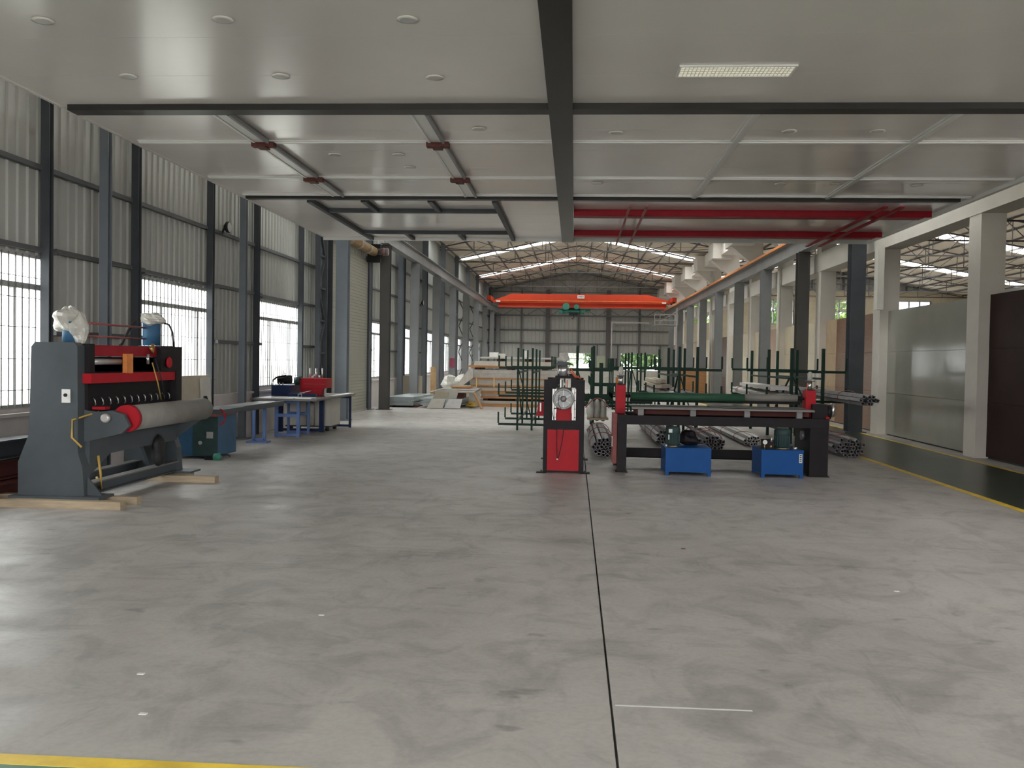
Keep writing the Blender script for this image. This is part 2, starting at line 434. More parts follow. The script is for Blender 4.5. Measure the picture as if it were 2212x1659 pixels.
# roller door
rd = thing('door_1', 'tall beige grey roller shutter door in the left wall', 'door', (-6.35, 25.85, 0), kind=ST)
sm = MB()
z = .02
while z < 4.5:
    B(-6.36, -6.33, 23.7, 28.0, z+.004, z+.088).build('slat', 'shutter', rd); z += .09
B(-6.42, -6.365, 23.65, 28.05, 0, 4.6).build('backing', 'shutter', rd)
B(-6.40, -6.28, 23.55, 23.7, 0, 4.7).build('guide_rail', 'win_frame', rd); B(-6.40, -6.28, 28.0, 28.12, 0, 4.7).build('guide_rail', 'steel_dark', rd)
B(-6.38, -6.30, 23.7, 28.0, 0, .05).build('bottom_bar', 'chrome', rd)
sd = thing('shutter_drum', 'brown wrapped roller shutter barrel above the roller door', 'barrel', (-6.15, 25.6, 4.62), kind=ST)
MB().tube((-6.12, 23.75, 4.82), (-6.12, 27.85, 4.82), .14, 18).build('barrel', 'brown_roll', sd, True)
for y in (24.6, 25.7, 26.8): MB().tube((-6.12, y, 4.82), (-6.12, y+.25, 4.82), .148, 18).build('wrap_band', 'wood', sd, True)
B(-6.32, -5.92, 27.85, 28.0, 4.5, 5.05).build('end_bracket', 'black', sd)
MB().tube((-6.05, 27.9, 4.82), (-5.68, 27.9, 4.82), .11, 16).build('drive_motor', 'alu_dull', sd, True)
for x in (-5.85, -5.75): MB().tube((x, 27.9, 4.82), (x+.03, 27.9, 4.82), .125, 16).build('motor_band', 'red_dust', sd, True)

# ------------------------------------------------------------------ far wall
fw = MB()
ops = [(-1.07, 1.6), (3.5, 6.42)]
xs = [XL, -1.07, 1.6, 3.5, 6.42, 7.3]
for i in range(5):
    a, b = xs[i], xs[i+1]
    if (a, b) in ops: ribbed(fw, 'x', YF, a, b, 2.26, 8.6, -1, .3); fw.box(a, b, YF+.03, YF+.05, 2.26, 8.6)
    else: ribbed(fw, 'x', YF, a, b, .9, 8.6, -1, .3); fw.box(a, b, YF+.03, YF+.05, .5, 8.6)
tag(fw.build('wall_far', 'sheet_wall', loc=(0, YF, 0)), 'ribbed grey sheet wall closing the far end of the hall', 'wall', kind=ST)
WF = bpy.data.objects['wall_far']
B(XL, 7.3, YF-.08, YF+.1, 0, .9).build('dado', 'white_concrete', WF)
for z in (2.92, 3.92, 5.05, 6.1):
    MB().box(XL, 7.2, YF-.14, YF-.05, z-.045, z+.045).build('girt', 'truss', WF)
for x in (-4.05, .3, 4.9): MB().box(x-.06, x+.06, YF-.2, YF-.05, 2.2 if x > 0 else 0, 7.0).build('mullion_post', 'truss', WF)
for x in (-1.2, 1.75, 3.3, 6.5): MB().box(x-.04, x+.04, YF-.15, YF-.05, .9, 2.95).build('mullion_post', 'truss', WF)
for x in (-2.05, 2.55):
    MB().box(x-.16, x-.07, YF-.35, YF-.1, 0, 7.0).box(x+.07, x+.16, YF-.35, YF-.1, 0, 7.0).box(x-.07, x+.07, YF-.3, YF-.28, 0, 7).build('gable_column', 'truss', WF)
# lattice wind girder behind the crane
for z in (5.0, 5.55): MB().box(XL+.1, 7.0, YF-.5, YF-.42, z-.03, z+.03).build('lattice_chord', 'truss', WF)
x = -6.4; k = 0
while x < 6.8:
    MB().bar((x, YF-.46, 5.0 if k % 2 else 5.55), (x+.9, YF-.46, 5.55 if k % 2 else 5.0), .04).build('lattice_web', 'truss', WF)
    x += .9; k += 1
for i, (a, b) in enumerate(ops):
    o = thing('window_%d' % (i+20), 'barred window in the far wall looking onto trees, %s of the two' % ('left' if i == 0 else 'right'), 'window', ((a+b)/2, YF, .9), kind=ST)
    f = MB().box(a, b, YF-.06, YF+.03, .9, .96).box(a, b, YF-.06, YF+.03, 2.2, 2.26).box(a, a+.06, YF-.06, YF+.03, .9, 2.26).box(b-.06, b, YF-.06, YF+.03, .9, 2.26).box(a, b, YF-.06, YF+.03, 1.74, 1.8)
    f.build('frame', 'win_frame', o)
    B((a+b)/2-.03, (a+b)/2+.03, YF-.05, YF+.02, .96, 1.74).build('mullion', 'win_frame', o)
    B(a+.06, b-.06, YF-.01, YF, .96, 1.74).build('pane', 'glass', o); B(a+.06, b-.06, YF-.01, YF, 1.8, 2.2).build('pane', 'glass', o)
    g = MB(); x = a+.1
    while x < b: g.box(x-.008, x+.008, YF-.09, YF-.075, .92, 2.24); x += .13
    g.box(a, b, YF-.09, YF-.08, 1.3, 1.32); g.build('security_grille', 'grille_dark', o)
    portal((a+b)/2, YF+.1, 1.58, b-a, 1.3, (0, -1, 0))
tag(B(1.72, 2.42, YF-.16, YF-.09, 0, 2.05).build('door_2', 'door_green'), 'pale green panel door in the far wall between the windows', 'door', kind=ST)
# grey pipe along the far wall
pp = thing('wall_pipe', 'pale grey pipe rising and turning along the far wall', 'pipe', (2.8, 70, 0))
MB().box(2.75, 2.85, 70.4, 70.5, 0, 4.62).build('riser', 'alu', pp); MB().box(2.85, 5.6, 70.4, 70.5, 4.52, 4.62).build('run', 'alu', pp)

# ------------------------------------------------------------------ roof of the hall
def slope_quad(mb, xa, za, xb, zb, y0, y1, th=.05):
    mb.add([(xa,y0,za),(xb,y0,zb),(xb,y1,zb),(xa,y1,za),(xa,y0,za+th),(xb,y0,zb+th),(xb,y1,zb+th),(xa,y1,za+th)],
           [(0,1,2,3),(7,6,5,4),(0,4,5,1),(1,5,6,2),(2,6,7,3),(3,7,4,0)])
def roof(name, xa, za, xr, zr, xb, zb, ya, yb, strips, label, slabel):
    mb = MB(); cuts = [ya]
    for s_ in strips: cuts += [s_-SW, s_+SW]
    cuts.append(yb)
    for i in range(0, len(cuts), 2):
        slope_quad(mb, xa, za, xr, zr, cuts[i], cuts[i+1]); slope_quad(mb, xr, zr, xb, zb, cuts[i], cuts[i+1])
    for s_ in strips:   # solid lining at the eaves and the ridge of each skylight strip
        f = lambda x: za+(zr-za)*(x-xa)/(xr-xa) if x < xr else zr+(zb-zr)*(x-xr)/(xb-xr)
        slope_quad(mb, xa, za, xa+.25, f(xa+.25), s_-SW, s_+SW); slope_quad(mb, xr-.2, f(xr-.2), xr, zr, s_-SW, s_+SW)
        slope_quad(mb, xr, zr, xr+.2, f(xr+.2), s_-SW, s_+SW); slope_quad(mb, xb-.25, f(xb-.25), xb, zb, s_-SW, s_+SW)
    r = tag(mb.build(name, 'roof_lining', loc=(xr, 0, za)), label, 'roof', kind=ST)
    for s_ in strips:
        for (p, q) in ((xa+.25, xr-.2), (xr+.2, xb-.25)):
            m2 = MB(); slope_quad(m2, p, f(p)+.06, q, f(q)+.06, s_-SW-.05, s_+SW+.05, .01); m2.build('skylight_sheet', 'skylight', r)
            sl = Vector((q-p, 0, f(q)-f(p))); nrm = Vector((-sl.z, 0, sl.x)).normalized()
            portal((p+q)/2, s_, (f(p)+f(q))/2+.2, 2*SW, sl.length, -nrm)
    npl = 7 if xb-xa < 16 else 10
    for side in (0, 1):
        for k in range(npl):
            t = (k+.3)/npl; x = (xa + (xr-xa)*t) if side == 0 else (xb + (xr-xb)*t); z = f(x)
            MB().box(x-.02, x+.02, ya, yb, z-.10, z-.012).build('purlin', 'truss', r)
    return r
roof('roof', XL-.05, EZ, RX, RZ, XE+.2, EZ, Y0, YF+.1, STRIPS, 'cream lined pitched roof of the long hall with skylight strips', '')
def truss(xa, za, xr, zr, xb, zb, zbot, y, name, label, npan, group):
    o = thing(name, label, 'truss', (xr, y, zbot), group, ST)
    t = .06
    MB().bar((xa, y, za-.16), (xr, y, zr-.16), t).build('top_chord', 'truss', o); MB().bar((xr, y, zr-.16), (xb, y, zb-.16), t).build('top_chord', 'truss', o)
    MB().bar((xa, y, zbot), (xb, y, zbot), t).build('bottom_chord', 'truss', o)
    f = lambda x: (za+(zr-za)*(x-xa)/(xr-xa) if x < xr else zr+(zb-zr)*(x-xr)/(xb-xr))-.16
    w_ = MB()
    for k in range(1, npan):
        x = xa+(xb-xa)*k/npan; MB().bar((x, y, zbot), (x, y, f(x)), .035).build('vertical', 'truss', o)
    for k in range(npan):
        x0 = xa+(xb-xa)*k/npan; x1 = xa+(xb-xa)*(k+1)/npan
        if k < npan/2: MB().bar((x0, y, f(x0)), (x1, y, zbot), .03).build('diagonal', 'truss', o)
        else: MB().bar((x0, y, zbot), (x1, y, f(x1)), .03).build('diagonal', 'truss', o)
    return o
for k, y in enumerate([28.3+5.3*j for j in range(9)]):
    truss(XL+.1, EZ, RX, RZ, XE-.4, EZ+.06, 6.82, y, 'roof_truss', 'dark steel roof truss over the long hall, %s counting from the ceiling edge' % ordinal(k), 8, 'roof trusses of the long hall')
rb = thing('roof_bracing', 'dark rod bracing crossing under the long hall roof', 'bracing', (0, 30, 7), kind=ST)
for k in range(8):
    y = 28.3+5.3*k
    for (x0, x1) in ((-6.3, -3.2), (6.3, 3.4), (-3.2, .2), (3.4, .2)):
        z0 = EZ+(RZ-EZ)*(1-abs(x0-.2)/6.8)-.2; z1 = EZ+(RZ-EZ)*(1-abs(x1-.2)/6.8)-.2
        MB().bar((x0, y, z0), (x1, y+5.3, z1), .014).build('rod', 'truss', rb); MB().bar((x1, y, z1), (x0, y+5.3, z0), .014).build('rod', 'truss', rb)

# ------------------------------------------------------------------ white concrete frame on the right
for k, y in enumerate([6.5, 11.8] + [17.1+5.3*j for j in range(11)]):
    o = thing('concrete_column', 'square white concrete column on the right, %s from the camera' % ordinal(k), 'column', (7.32, y, 0), 'white concrete columns', ST)
    B(7.1, 7.53, y-.25, y+.25, 0, 7.0).build('shaft', 'white_concrete', o)
    if y > 22:
        MB().prism([(7.099, 5.65), (6.25, 6.36), (7.099, 6.36)], 'y', y-.25, y+.25).build('corbel', 'white_concrete', o)
        B(6.2, 7.099, y-1.0, y+1.0, 6.36, 7.06).build('gutter_box', 'white_concrete', o)
o = thing('tie_beam', 'long white concrete beam tying the columns on the right', 'beam', (7.3, 30, 4.3), kind=ST)
B(7.08, 7.55, Y0, YF, 4.32, 4.86).build('beam', 'white_concrete', o)
o = thing('gutter_beam', 'white concrete gutter beam under the right eaves of the hall', 'beam', (6.8, 46, 6.4), kind=ST)
for k in range(10):
    ya, yb = (21.5 if k == 0 else 17.1+5.3*k+1.0), min(17.1+5.3*(k+1)-1.0, YF)
    if k == 0: yb = 21.55
    B(6.55, 6.65, ya, yb, 6.5, 7.1).build('fascia', 'white_concrete', o); B(6.65, 7.5, ya, yb, 6.5, 6.58).build('soffit', 'white_concrete', o)
B(7.0, 7.62, 21.5, YF, 7.06, 7.2).build('parapet', 'white_concrete', o)
o = thing('gutter_beam', 'white eaves upstand above the front part of the hall on the right', 'beam', (7.0, 8, 6.4), kind=ST)
B(7.0, 7.62, Y0, 21.5, 6.5, 7.2).build('fascia', 'white_concrete', o)
tag(B(6.93, 7.08, 21.86, 22.1, 2.9, 4.62).build('downpipe', 'white_box'), 'boxed white downpipe on the white column beside the steel column', 'pipe')
for k, y in enumerate((33.0, 49.0)):
    tag(MB().tube((7.0, y-.5, 0), (7.0, y-.5, 6.35), .06, 10).build('drain_pipe', 'white_box', smooth=True), 'round white drain pipe by a far white column, %s one' % ('nearer' if k == 0 else 'farther'), 'pipe')

# slab-clad partition wall
wr = tag(B(7.36, 7.46, Y0, YF, 0, 2.86).build('wall_right', 'white_concrete', loc=(7.4, 30, 0)), 'low partition wall clad with sample stone slabs on the right', 'wall', kind=ST)
bays = [(-4, 6.25, 'slab_dark'), (6.75, 11.55, 'slab_dark'), (12.05, 16.85, 'slab_dark'), (17.35, 22.15, 'slab_white'), (22.65, 27.45, 'slab_granite'),
        (27.95, 32.75, 'slab_cream'), (33.25, 38.05, 'slab_pink'), (38.55, 43.35, 'slab_cream'), (43.85, 48.65, 'slab_brown'), (49.15, 53.95, 'slab_cream'), (54.45, 59.25, 'slab_pink'), (59.75, 64.55, 'slab_cream'), (65.05, 70.9, 'slab_beige')]
for a, b, m in bays:
    for r_ in range(3):
        cols = [(a, b)] if m in ('slab_white', 'slab_dark') else [(a, 26.4), (26.4, b)] if m == 'slab_granite' else [(a, (a+b)/2), ((a+b)/2, b)]
        for ci, (p, q) in enumerate(cols):
            mm = m
            if m == 'slab_granite' and ci == 1: mm = 'slab_beige'
            if m == 'slab_pink' and ci == 1: mm = 'slab_cream'
            B(7.29+random.uniform(0, .004), 7.36, p+.003, q-.003, .03+r_*.953, .03+(r_+1)*.953-(.002 if m == 'slab_dark' else .006)).build('slab', mm, wr)
B(7.33, 7.36, Y0, YF, 0, .03).build('plinth', 'steel_dark', wr)

# ------------------------------------------------------------------ steel columns and crane runway on the right
for k in range(9):
    y = 22.75+5.3*k
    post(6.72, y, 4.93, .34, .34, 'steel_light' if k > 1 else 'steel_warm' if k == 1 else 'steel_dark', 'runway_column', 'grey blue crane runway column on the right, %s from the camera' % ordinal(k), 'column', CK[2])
o = thing('runway_beam', 'grey steel crane runway beam on the right columns', 'beam', (6.72, 46, 4.93), kind=ST)
MB().ibeam_y(6.72, 22.4, 70, 4.93, 5.37, .28).build('girder', 'steel_runway', o); B(6.69, 6.75, 22.4, 70, 5.37, 5.43).build('rail', 'steel_dark', o)
tag(B(6.50, 6.56, 24, 69.8, 5.34, 5.42).build('conductor_rail', 'orange_rail'), 'orange conductor rail running along the right crane runway', 'rail', kind=ST)
o = thing('runway_beam', 'pale grey steel crane runway beam on the left columns', 'beam', (-5.9, 49, 5.1), kind=ST)
MB().ibeam_y(-5.84, 28.1, 70, 5.1, 5.52, .26).build('girder', 'steel_runway', o); B(-5.87, -5.81, 28.1, 70, 5.52, 5.58).build('rail', 'steel_dark', o)

# crane
cr = thing('overhead_crane', 'orange overhead travelling crane spanning the far hall', 'crane', (.4, 63, 5.2))
prof = [(-5.55, 5.62), (-4.3, 6.1), (4.95, 6.1), (6.35, 5.68), (6.35, 5.5), (-5.55, 5.5)]
MB().prism(prof, 'y', 62.7, 63.2).build('girder', 'orange_crane', cr)
B(-5.2, 6.1, 62.8, 63.1, 5.28, 5.5).build('web', 'orange_crane', cr); B(-5.2, 6.1, 62.68, 63.22, 5.2, 5.28).build('bottom_flange', 'orange_crane', cr)
B(-5.4, 6.2, 62.68, 62.7, 5.62, 5.66).build('edge_angle', 'orange_rail', cr)
for x in (-5.75, 6.55):
    t_ = B(x-.14, x+.14, 61.8, 64.2, 5.60, 5.9).build('end_carriage', 'orange_crane', cr)
    for y in (62.1, 63.9): MB().tube((x-.05, y, 5.66), (x+.05, y, 5.66), .12, 12).build('wheel', 'black', t_, True)
pl = B(.15, .62, 62.68, 62.699, 5.82, 6.03).build('rating_plate', 'paper', cr)
for i, wd in enumerate((.03, .05, .04, .06)): B(.2+i*.1, .2+i*.1+wd, 62.672, 62.68, 5.9, 5.98).build('plate_mark', 'black', cr)
for x in (-5.2, 5.95): B(x-.14, x+.14, 62.68, 62.699, 5.54, 5.62).build('end_plate', 'paper', cr)
ho = thing('chain_hoist', 'green electric hoist hanging under the orange crane', 'hoist', (-.15, 63, 4.7))
MB().tube((-.85, 62.9, 4.95), (.45, 62.9, 4.95), .13, 14).build('drum', 'hoist_green', ho, True)
for x in (-.95, .5): MB().tube((x-.14, 62.9, 4.95), (x+.14, 62.9, 4.95), .17, 14).build('drum_end', 'hoist_green', ho, True)
MB().tube((.7, 62.9, 5.0), (1.05, 62.9, 5.02), .08, 12).build('motor', 'hoist_green', ho, True)
MB().lathe([(.24, -.08), (.24, .08)], (-.6, 62.75, 5.28), 'y', 16).build('trolley_motor', 'hoist_green', ho, True)
MB().lathe([(.18, -.08), (.18, .08)], (.1, 62.75, 5.26), 'y', 16).build('trolley_motor', 'hoist_green', ho, True)
B(-.75, .3, 62.75, 63.1, 5.08, 5.2).build('trolley', 'black', ho); B(-.4, .2, 62.7, 63.0, 4.7, 4.86).build('hook_block', 'black', ho)
MB().path([(-.1, 62.9, 4.7), (-.05, 62.9, 4.55), (-.12, 62.9, 4.45), (-.2, 62.9, 4.52)], .03).build('hook', 'steel_dark', ho, True)
# ladder and platform at the far right
ld = thing('access_ladder', 'pale steel ladder rising beside the far right columns', 'ladder', (6.45, 58, 0))
for y in (57.8, 58.25): B(6.28, 6.33, y, y+.04, 0, 5.0).build('rail', 'alu', ld)
z = .3
while z < 5: B(6.29, 6.32, 57.84, 58.25, z, z+.025).build('rung', 'alu', ld); z += .35
pf = thing('access_platform', 'small railed steel platform under the right end of the crane', 'platform', (5.8, 60, 4.1))
for z in (3.95, 4.25, 4.6): B(5.0, 6.5, 59.0, 59.05, z, z+.05).build('rail', 'alu', pf)
for x in (5.0, 5.35, 6.45): B(x, x+.05, 59.0, 59.05, 3.95, 4.65).build('baluster', 'alu', pf)
B(5.0, 6.5, 59.05, 60.2, 3.93, 3.97).build('deck', 'alu_dull', pf); MB().bar((5.4, 59.02, 4.2), (6.5, 59.02, 4.9), .05).build('brace', 'alu', pf)

# ------------------------------------------------------------------ the hall next door (seen over the partition)
rh = MB()
ribbed(rh, 'x', YF, 7.5, 29, 7.15, 9.2, -1, .4); rh.box(7.5, 29, YF+.03, YF+.06, 7.15, 9.2)
tag(rh.build('wall_back', 'sheet_wall', loc=(18, YF, 7)), 'sheet gable wall at the far end of the next hall', 'wall', kind=ST)
WB = bpy.data.objects['wall_back']
lo = MB().box(7.5, 29, YF, YF+.2, 0, 4.6).box(7.5, 29, YF, YF+.2, 6.5, 7.15)
rw = [(7.7, 10.2), (13.4, 16.4), (18.3, 21.2), (23.3, 26.4)]
xx = 7.5
for a, b in rw: lo.box(xx, a, YF, YF+.2, 4.6, 6.5); xx = b
lo.box(xx, 29, YF, YF+.2, 4.6, 6.5)
lo.build('masonry', 'slab_cream', WB)
for z in (8.1,): B(7.5, 29, YF-.12, YF-.04, z-.04, z+.04).build('girt', 'truss', WB)
for x in [8.5+2.3*i for i in range(9)]: B(x-.05, x+.05, YF-.14, YF-.04, 7.15, 9.0).build('mullion_post', 'truss', WB)
for i, (a, b) in enumerate(rw):
    o = thing('window_%d' % (30+i), 'high louvred window in the next hall, %s from the left' % ordinal(i), 'window', ((a+b)/2, YF, 4.6), kind=ST)
    f = MB().box(a, b, YF, YF+.1, 4.6, 4.68).box(a, b, YF, YF+.1, 6.42, 6.5).box(a, b, YF, YF+.1, 5.58, 5.66)
    nn = 4; 
    for k in range(nn+1): x = a+(b-a)*k/nn; f.box(x-.05, x+.05, YF, YF+.1, 4.6, 6.5)
    f.build('frame', 'win_frame', o)
    for k in range(nn):
        x0 = a+(b-a)*k/nn+.05; x1 = a+(b-a)*(k+1)/nn-.05
        if i == 3: B(x0, x1, YF+.04, YF+.05, 5.66, 6.42).build('pane', 'frosted', o)
        else:
            z = 5.68
            while z < 6.38: MB().bar((x0, YF+.06, z+.03), (x1, YF+.06, z+.03), .015, .055).build('louver', 'win_frame', o); z += .11
        B(x0, x1, YF+.04, YF+.05, 4.68, 5.58).build('pane', 'glass', o)
    portal((a+b)/2, YF+.3, 5.5, b-a, 1.8, (0, -1, 0))
roof('roof_side', 7.5, 6.9, 18.2, 8.9, 29, 6.9, 10.0, YF+.1, [40.8, 51.4, 62.0], 'cream lined pitched roof of the next hall with skylight strips', '')
for k, y in enumerate([28.3+5.3*j for j in range(9)]):
    truss(7.6, 6.9, 18.2, 8.9, 28.9, 6.9, 6.75, y, 'roof_truss', 'dark steel roof truss of the next hall, %s from the camera' % ordinal(k), 12, 'roof trusses of the next hall')
tag(B(29, 29.1, 10, YF, 0, 7.0).build('wall_side', 'sheet_wall'), 'outer side wall of the next hall', 'wall', kind=ST)
tag(B(7.5, 29, 9.9, 10.0, 0, 9.0).build('wall_end', 'sheet_wall'), 'near end wall of the next hall', 'wall', kind=ST)

# ------------------------------------------------------------------ front wall with wide door opening behind the camera
f_ = MB().box(-6.9, -6.2, Y0-.15, Y0, 0, 8.6).box(1.6, 7.5, Y0-.15, Y0, 0, 8.6).box(-6.2, 1.6, Y0-.15, Y0, 4.1, 8.6)
tag(f_.build('wall_front', 'sheet_wall', loc=(0, Y0, 0)), 'front wall with wide open entrance behind the camera', 'wall', kind=ST)
portal(-2.3, Y0-.2, 2.05, 7.8, 4.1, (0, 1, 0))

# ------------------------------------------------------------------ suspended ceiling
cl = tag(B(-5.6, 6.2, Y0, 20.36, 4.335, 4.4).build('ceiling', 'white_trim', loc=(0, 8, 4.33)), 'glossy pale panelled suspended ceiling over the near hall', 'ceiling', kind=ST)
y = 7.69-1.05*11
while y < 20.3:
    a = max(y, Y0); b = min(y+1.05, 20.36)
    B(-5.6, 6.2, a+.002, b-.002, CZ, 4.333).build('panel', 'ceiling_panel', cl); y += 1.05
B(-5.62, 6.22, 20.36, 20.42, 4.21, 4.42).build('edge_trim', 'white_trim', cl)
B(-5.64, -5.6, Y0, 20.42, 4.27, 4.42).build('edge_trim', 'ceiling_panel', cl); B(6.2, 6.27, Y0, 20.42, 4.22, 4.42).build('edge_trim', 'white_trim', cl)
B(-.31, -.06, Y0, 20.42, 4.20, 4.27).build('beam_center', 'dark_beam', cl)
B(-5.5, -.31, 9.71, 9.92, 4.215, 4.279).build('cross_beam', 'dark_beam', cl); B(-.06, 6.2, 9.71, 9.92, 4.215, 4.279).build('cross_beam', 'dark_beam', cl)
B(-5.5, -.31, 15.14, 15.27, 4.215, 4.279).build('cross_beam', 'dark_beam', cl); B(-.06, 6.05, 15.14, 15.27, 4.215, 4.279).build('cross_beam', 'dark_beam', cl)
B(-5.6, 6.2, 4.4, 4.6, 4.215, 4.279).build('cross_beam', 'dark_beam', cl)
def trim_x(x0, x1, y):
    B(x0, x1, y-.06, y+.06, 4.262, 4.279).build('moulding', 'white_trim', cl); B(x0, x1, y-.03, y+.03, 4.247, 4.262).build('moulding', 'white_trim', cl)
def trim_y(x, y0, y1):
    B(x-.06, x+.06, y0, y1, 4.258, 4.2785).build('moulding', 'white_trim', cl); B(x-.03, x+.03, y0, y1, 4.243, 4.258).build('moulding', 'white_trim', cl)
for y in (11.37, 13.6, 15.02): trim_x(-5.5, -.31, y); trim_x(-.06, 6.15, y)
for x in (1.88, 3.98): trim_y(x, 9.92, 15.14)
# tray strips with brown clips, left bay
for i, x in enumerate((-3.9, -1.72)):
    sd_ = 'left' if i == 0 else 'right'
    for j, (a, b) in enumerate(((9.95, 11.25), (11.5, 13.45), (13.72, 15.0))):
        o = thing('ceiling_tray', 'white channel tray on the ceiling, %s line, %s section' % (sd_, ('nearest', 'middle', 'farthest')[j]), 'tray', (x, (a+b)/2, 4.2), 'ceiling channel trays')
        B(x-.07, x+.07, a, b, 4.235, 4.245).build('tray_base', 'white_trim', o)
        B(x-.10, x-.07, a, b, 4.225, 4.262).build('flange', 'white_trim', o); B(x+.07, x+.10, a, b, 4.215, 4.262).build('flange', 'steel_runway', o)  # right flange grey: the shadow along the tray put into its colour
    for j, y in enumerate((11.37, 13.58)):
        o = thing('tray_clip', 'red brown clip joining the ceiling trays, %s line, %s one' % (sd_, ('nearer', 'farther')[j]), 'clip', (x, y, 4.2), 'ceiling tray clips')
        B(x-.13, x+.15, y-.10, y+.02, 4.19, 4.246).build('plate', 'brown_clip', o); B(x-.06, x+.06, y-.14, y+.06, 4.175, 4.19).build('cap', 'brown_clip', o)
# dark grey hanging frame, left far bay
hf = thing('ceiling_frame', 'dark grey steel frame fixed under the far left ceiling', 'frame', (-2.9, 17.9, 4.2))
for x in (-4.5, -1.37): B(x-.04, x+.04, 15.4, 20.3, 4.2, 4.279).build('long_bar', 'steel_dark', hf)
for y in (16.53, 19.32): B(-4.46, -1.41, y-.05, y+.05, 4.21, 4.279).build('cross_bar', 'steel_dark', hf)
for x in (-3.58, -2.45):
    B(x-.04, x+.04, 15.4, 16.48, 4.21, 4.279).build('short_bar', 'steel_dark', hf); B(x-.04, x+.04, 19.37, 20.3, 4.21, 4.279).build('short_bar', 'steel_dark', hf)
# red beams, right far bay
for j, y in enumerate((16.62, 19.2)):
    o = thing('ceiling_rail', 'red steel rail across the far right ceiling, %s of the two' % ('nearer' if j == 0 else 'farther'), 'rail', (3, y, 4.15), 'red ceiling rails')
    B(-.05, 6.1, y-.17, y+.05, 4.255, 4.279).build('flange', 'red_steel', o); B(-.05, 6.1, y-.17, y-.15, 4.17, 4.255).build('web', 'red_steel', o); B(-.05, 5.98, y-.15, y+.12, 4.165, 4.185).build('flange', 'red_steel', o)
for j, (x, w_, m) in enumerate(((.87, .035, 'red_dust'), (1.15, .035, 'red_dust'), (4.95, .07, 'red_steel'), (5.21, .07, 'red_steel'))):
    tag(B(x-w_/2, x+w_/2, 15.3, 20.34, 4.135, 4.165).build('ceiling_bar', m), ['thin dusty red bar under the ceiling, left of the near pair', 'thin dusty red bar under the ceiling, right of the near pair', 'bright red bar under the right ceiling, left one', 'bright red bar under the right ceiling, right one'][j], 'bar', 'red ceiling bars')

# downlights
dl = [(-2.84, 7.27), (-1.36, 7.3), (-4.32, 7.26), (-2.84, 8.74), (-1.37, 8.8), (-4.33, 8.72), (-1.15, 10.75), (.44, 10.93), (2.41, 10.86), (3.4, 10.86), (-2.34, 12.89), (-3.2, 12.1), (-2.35, 12.1), (.3, 14.0), (3.0, 14.0), (3.8, 14.0), (5.0, 14.1)]
dn = ['near row before the first beam, second from the left', 'near row before the first beam, rightmost', 'near row before the first beam, leftmost', 'row just before the first beam, second from the left', 'row just before the first beam, rightmost', 'row just before the first beam, leftmost', 'just left of the central beam past the first cross beam', 'just right of the central beam past the first cross beam', 'between the two right mouldings', 'beside the second right moulding', 'between the trays in the third strip', 'right of the left tray in the second strip', 'middle between the trays in the second strip', 'right of the central beam before the second cross beam', 'between the right mouldings before the second cross beam', 'left of the last moulding before the second cross beam', 'far right before the second cross beam']
d0 = thing('downlight', 'round recessed ceiling downlight, ' + dn[0], 'downlight', (dl[0][0], dl[0][1], 4.26), 'recessed ceiling downlights')
x, y = dl[0]
MB().lathe([(.062, 0), (.085, -.004), (.088, -.012), (.06, -.014)], (x, y, 4.279), 'z', 24).build('ring', 'ceiling_panel', d0, True)
MB().lathe([(.06, .0), (.058, -.016)], (x, y, 4.279), 'z', 24).build('lens', 'downlight_glass', d0, True)
for (x, y), nm in list(zip(dl, dn))[1:]:
    c = copy_tree(d0); c.location = (x, y, 4.26); c['label'] = 'round recessed ceiling downlight, ' + nm
tf = thing('troffer_light', 'rectangular louvred light panel in the right ceiling', 'ceiling light', (1.42, 8.64, 4.25))
MB().box(.9, 1.95, 8.48, 8.5, 4.262, 4.279).box(.9, 1.95, 8.78, 8.8, 4.262, 4.279).box(.9, .92, 8.5, 8.78, 4.262, 4.279).box(1.93, 1.95, 8.5, 8.78, 4.262, 4.279).build('frame', 'white_trim', tf)
B(.92, 1.93, 8.5, 8.78, 4.274, 4.279).build('diffuser', 'lamp_diffuser', tf)
for k in range(1, 28): B(.92+k*.036, .924+k*.036, 8.5, 8.78, 4.264, 4.274).build('louver', 'white_trim', tf)
for k in (1, 2, 3): B(.92, 1.93, 8.5+k*.07, 8.503+k*.07, 4.266, 4.274).build('louver', 'white_trim', tf)

# wall fan / lamp on the left girt
def spot(x, y, z, lab):
    o = thing('wall_floodlight', lab, 'lamp', (x, y, z), 'wall floodlights')
    MB().lathe([(.04, -.05), (.10, 0), (.105, .04), (.10, .045)], (x+.05, y, z), 'x', 18).build('housing', 'black', o, True)
    MB().lathe([(.088, .0), (.088, .012)], (x+.095, y, z), 'x', 18).build('lens', 'alu', o, True)
    MB().bar((x, y, z-.02), (x-.04, y, z-.12), .03).build('bracket', 'black', o)
spot(-6.47, 16.72, 3.96, 'small round black floodlight on the left wall girt beside a window post')
spot(-6.4, 38.3, 3.92, 'small black floodlight high between far left columns, nearer one')
spot(-6.4, 49.2, 4.0, 'small black floodlight high between far left columns, farther one')

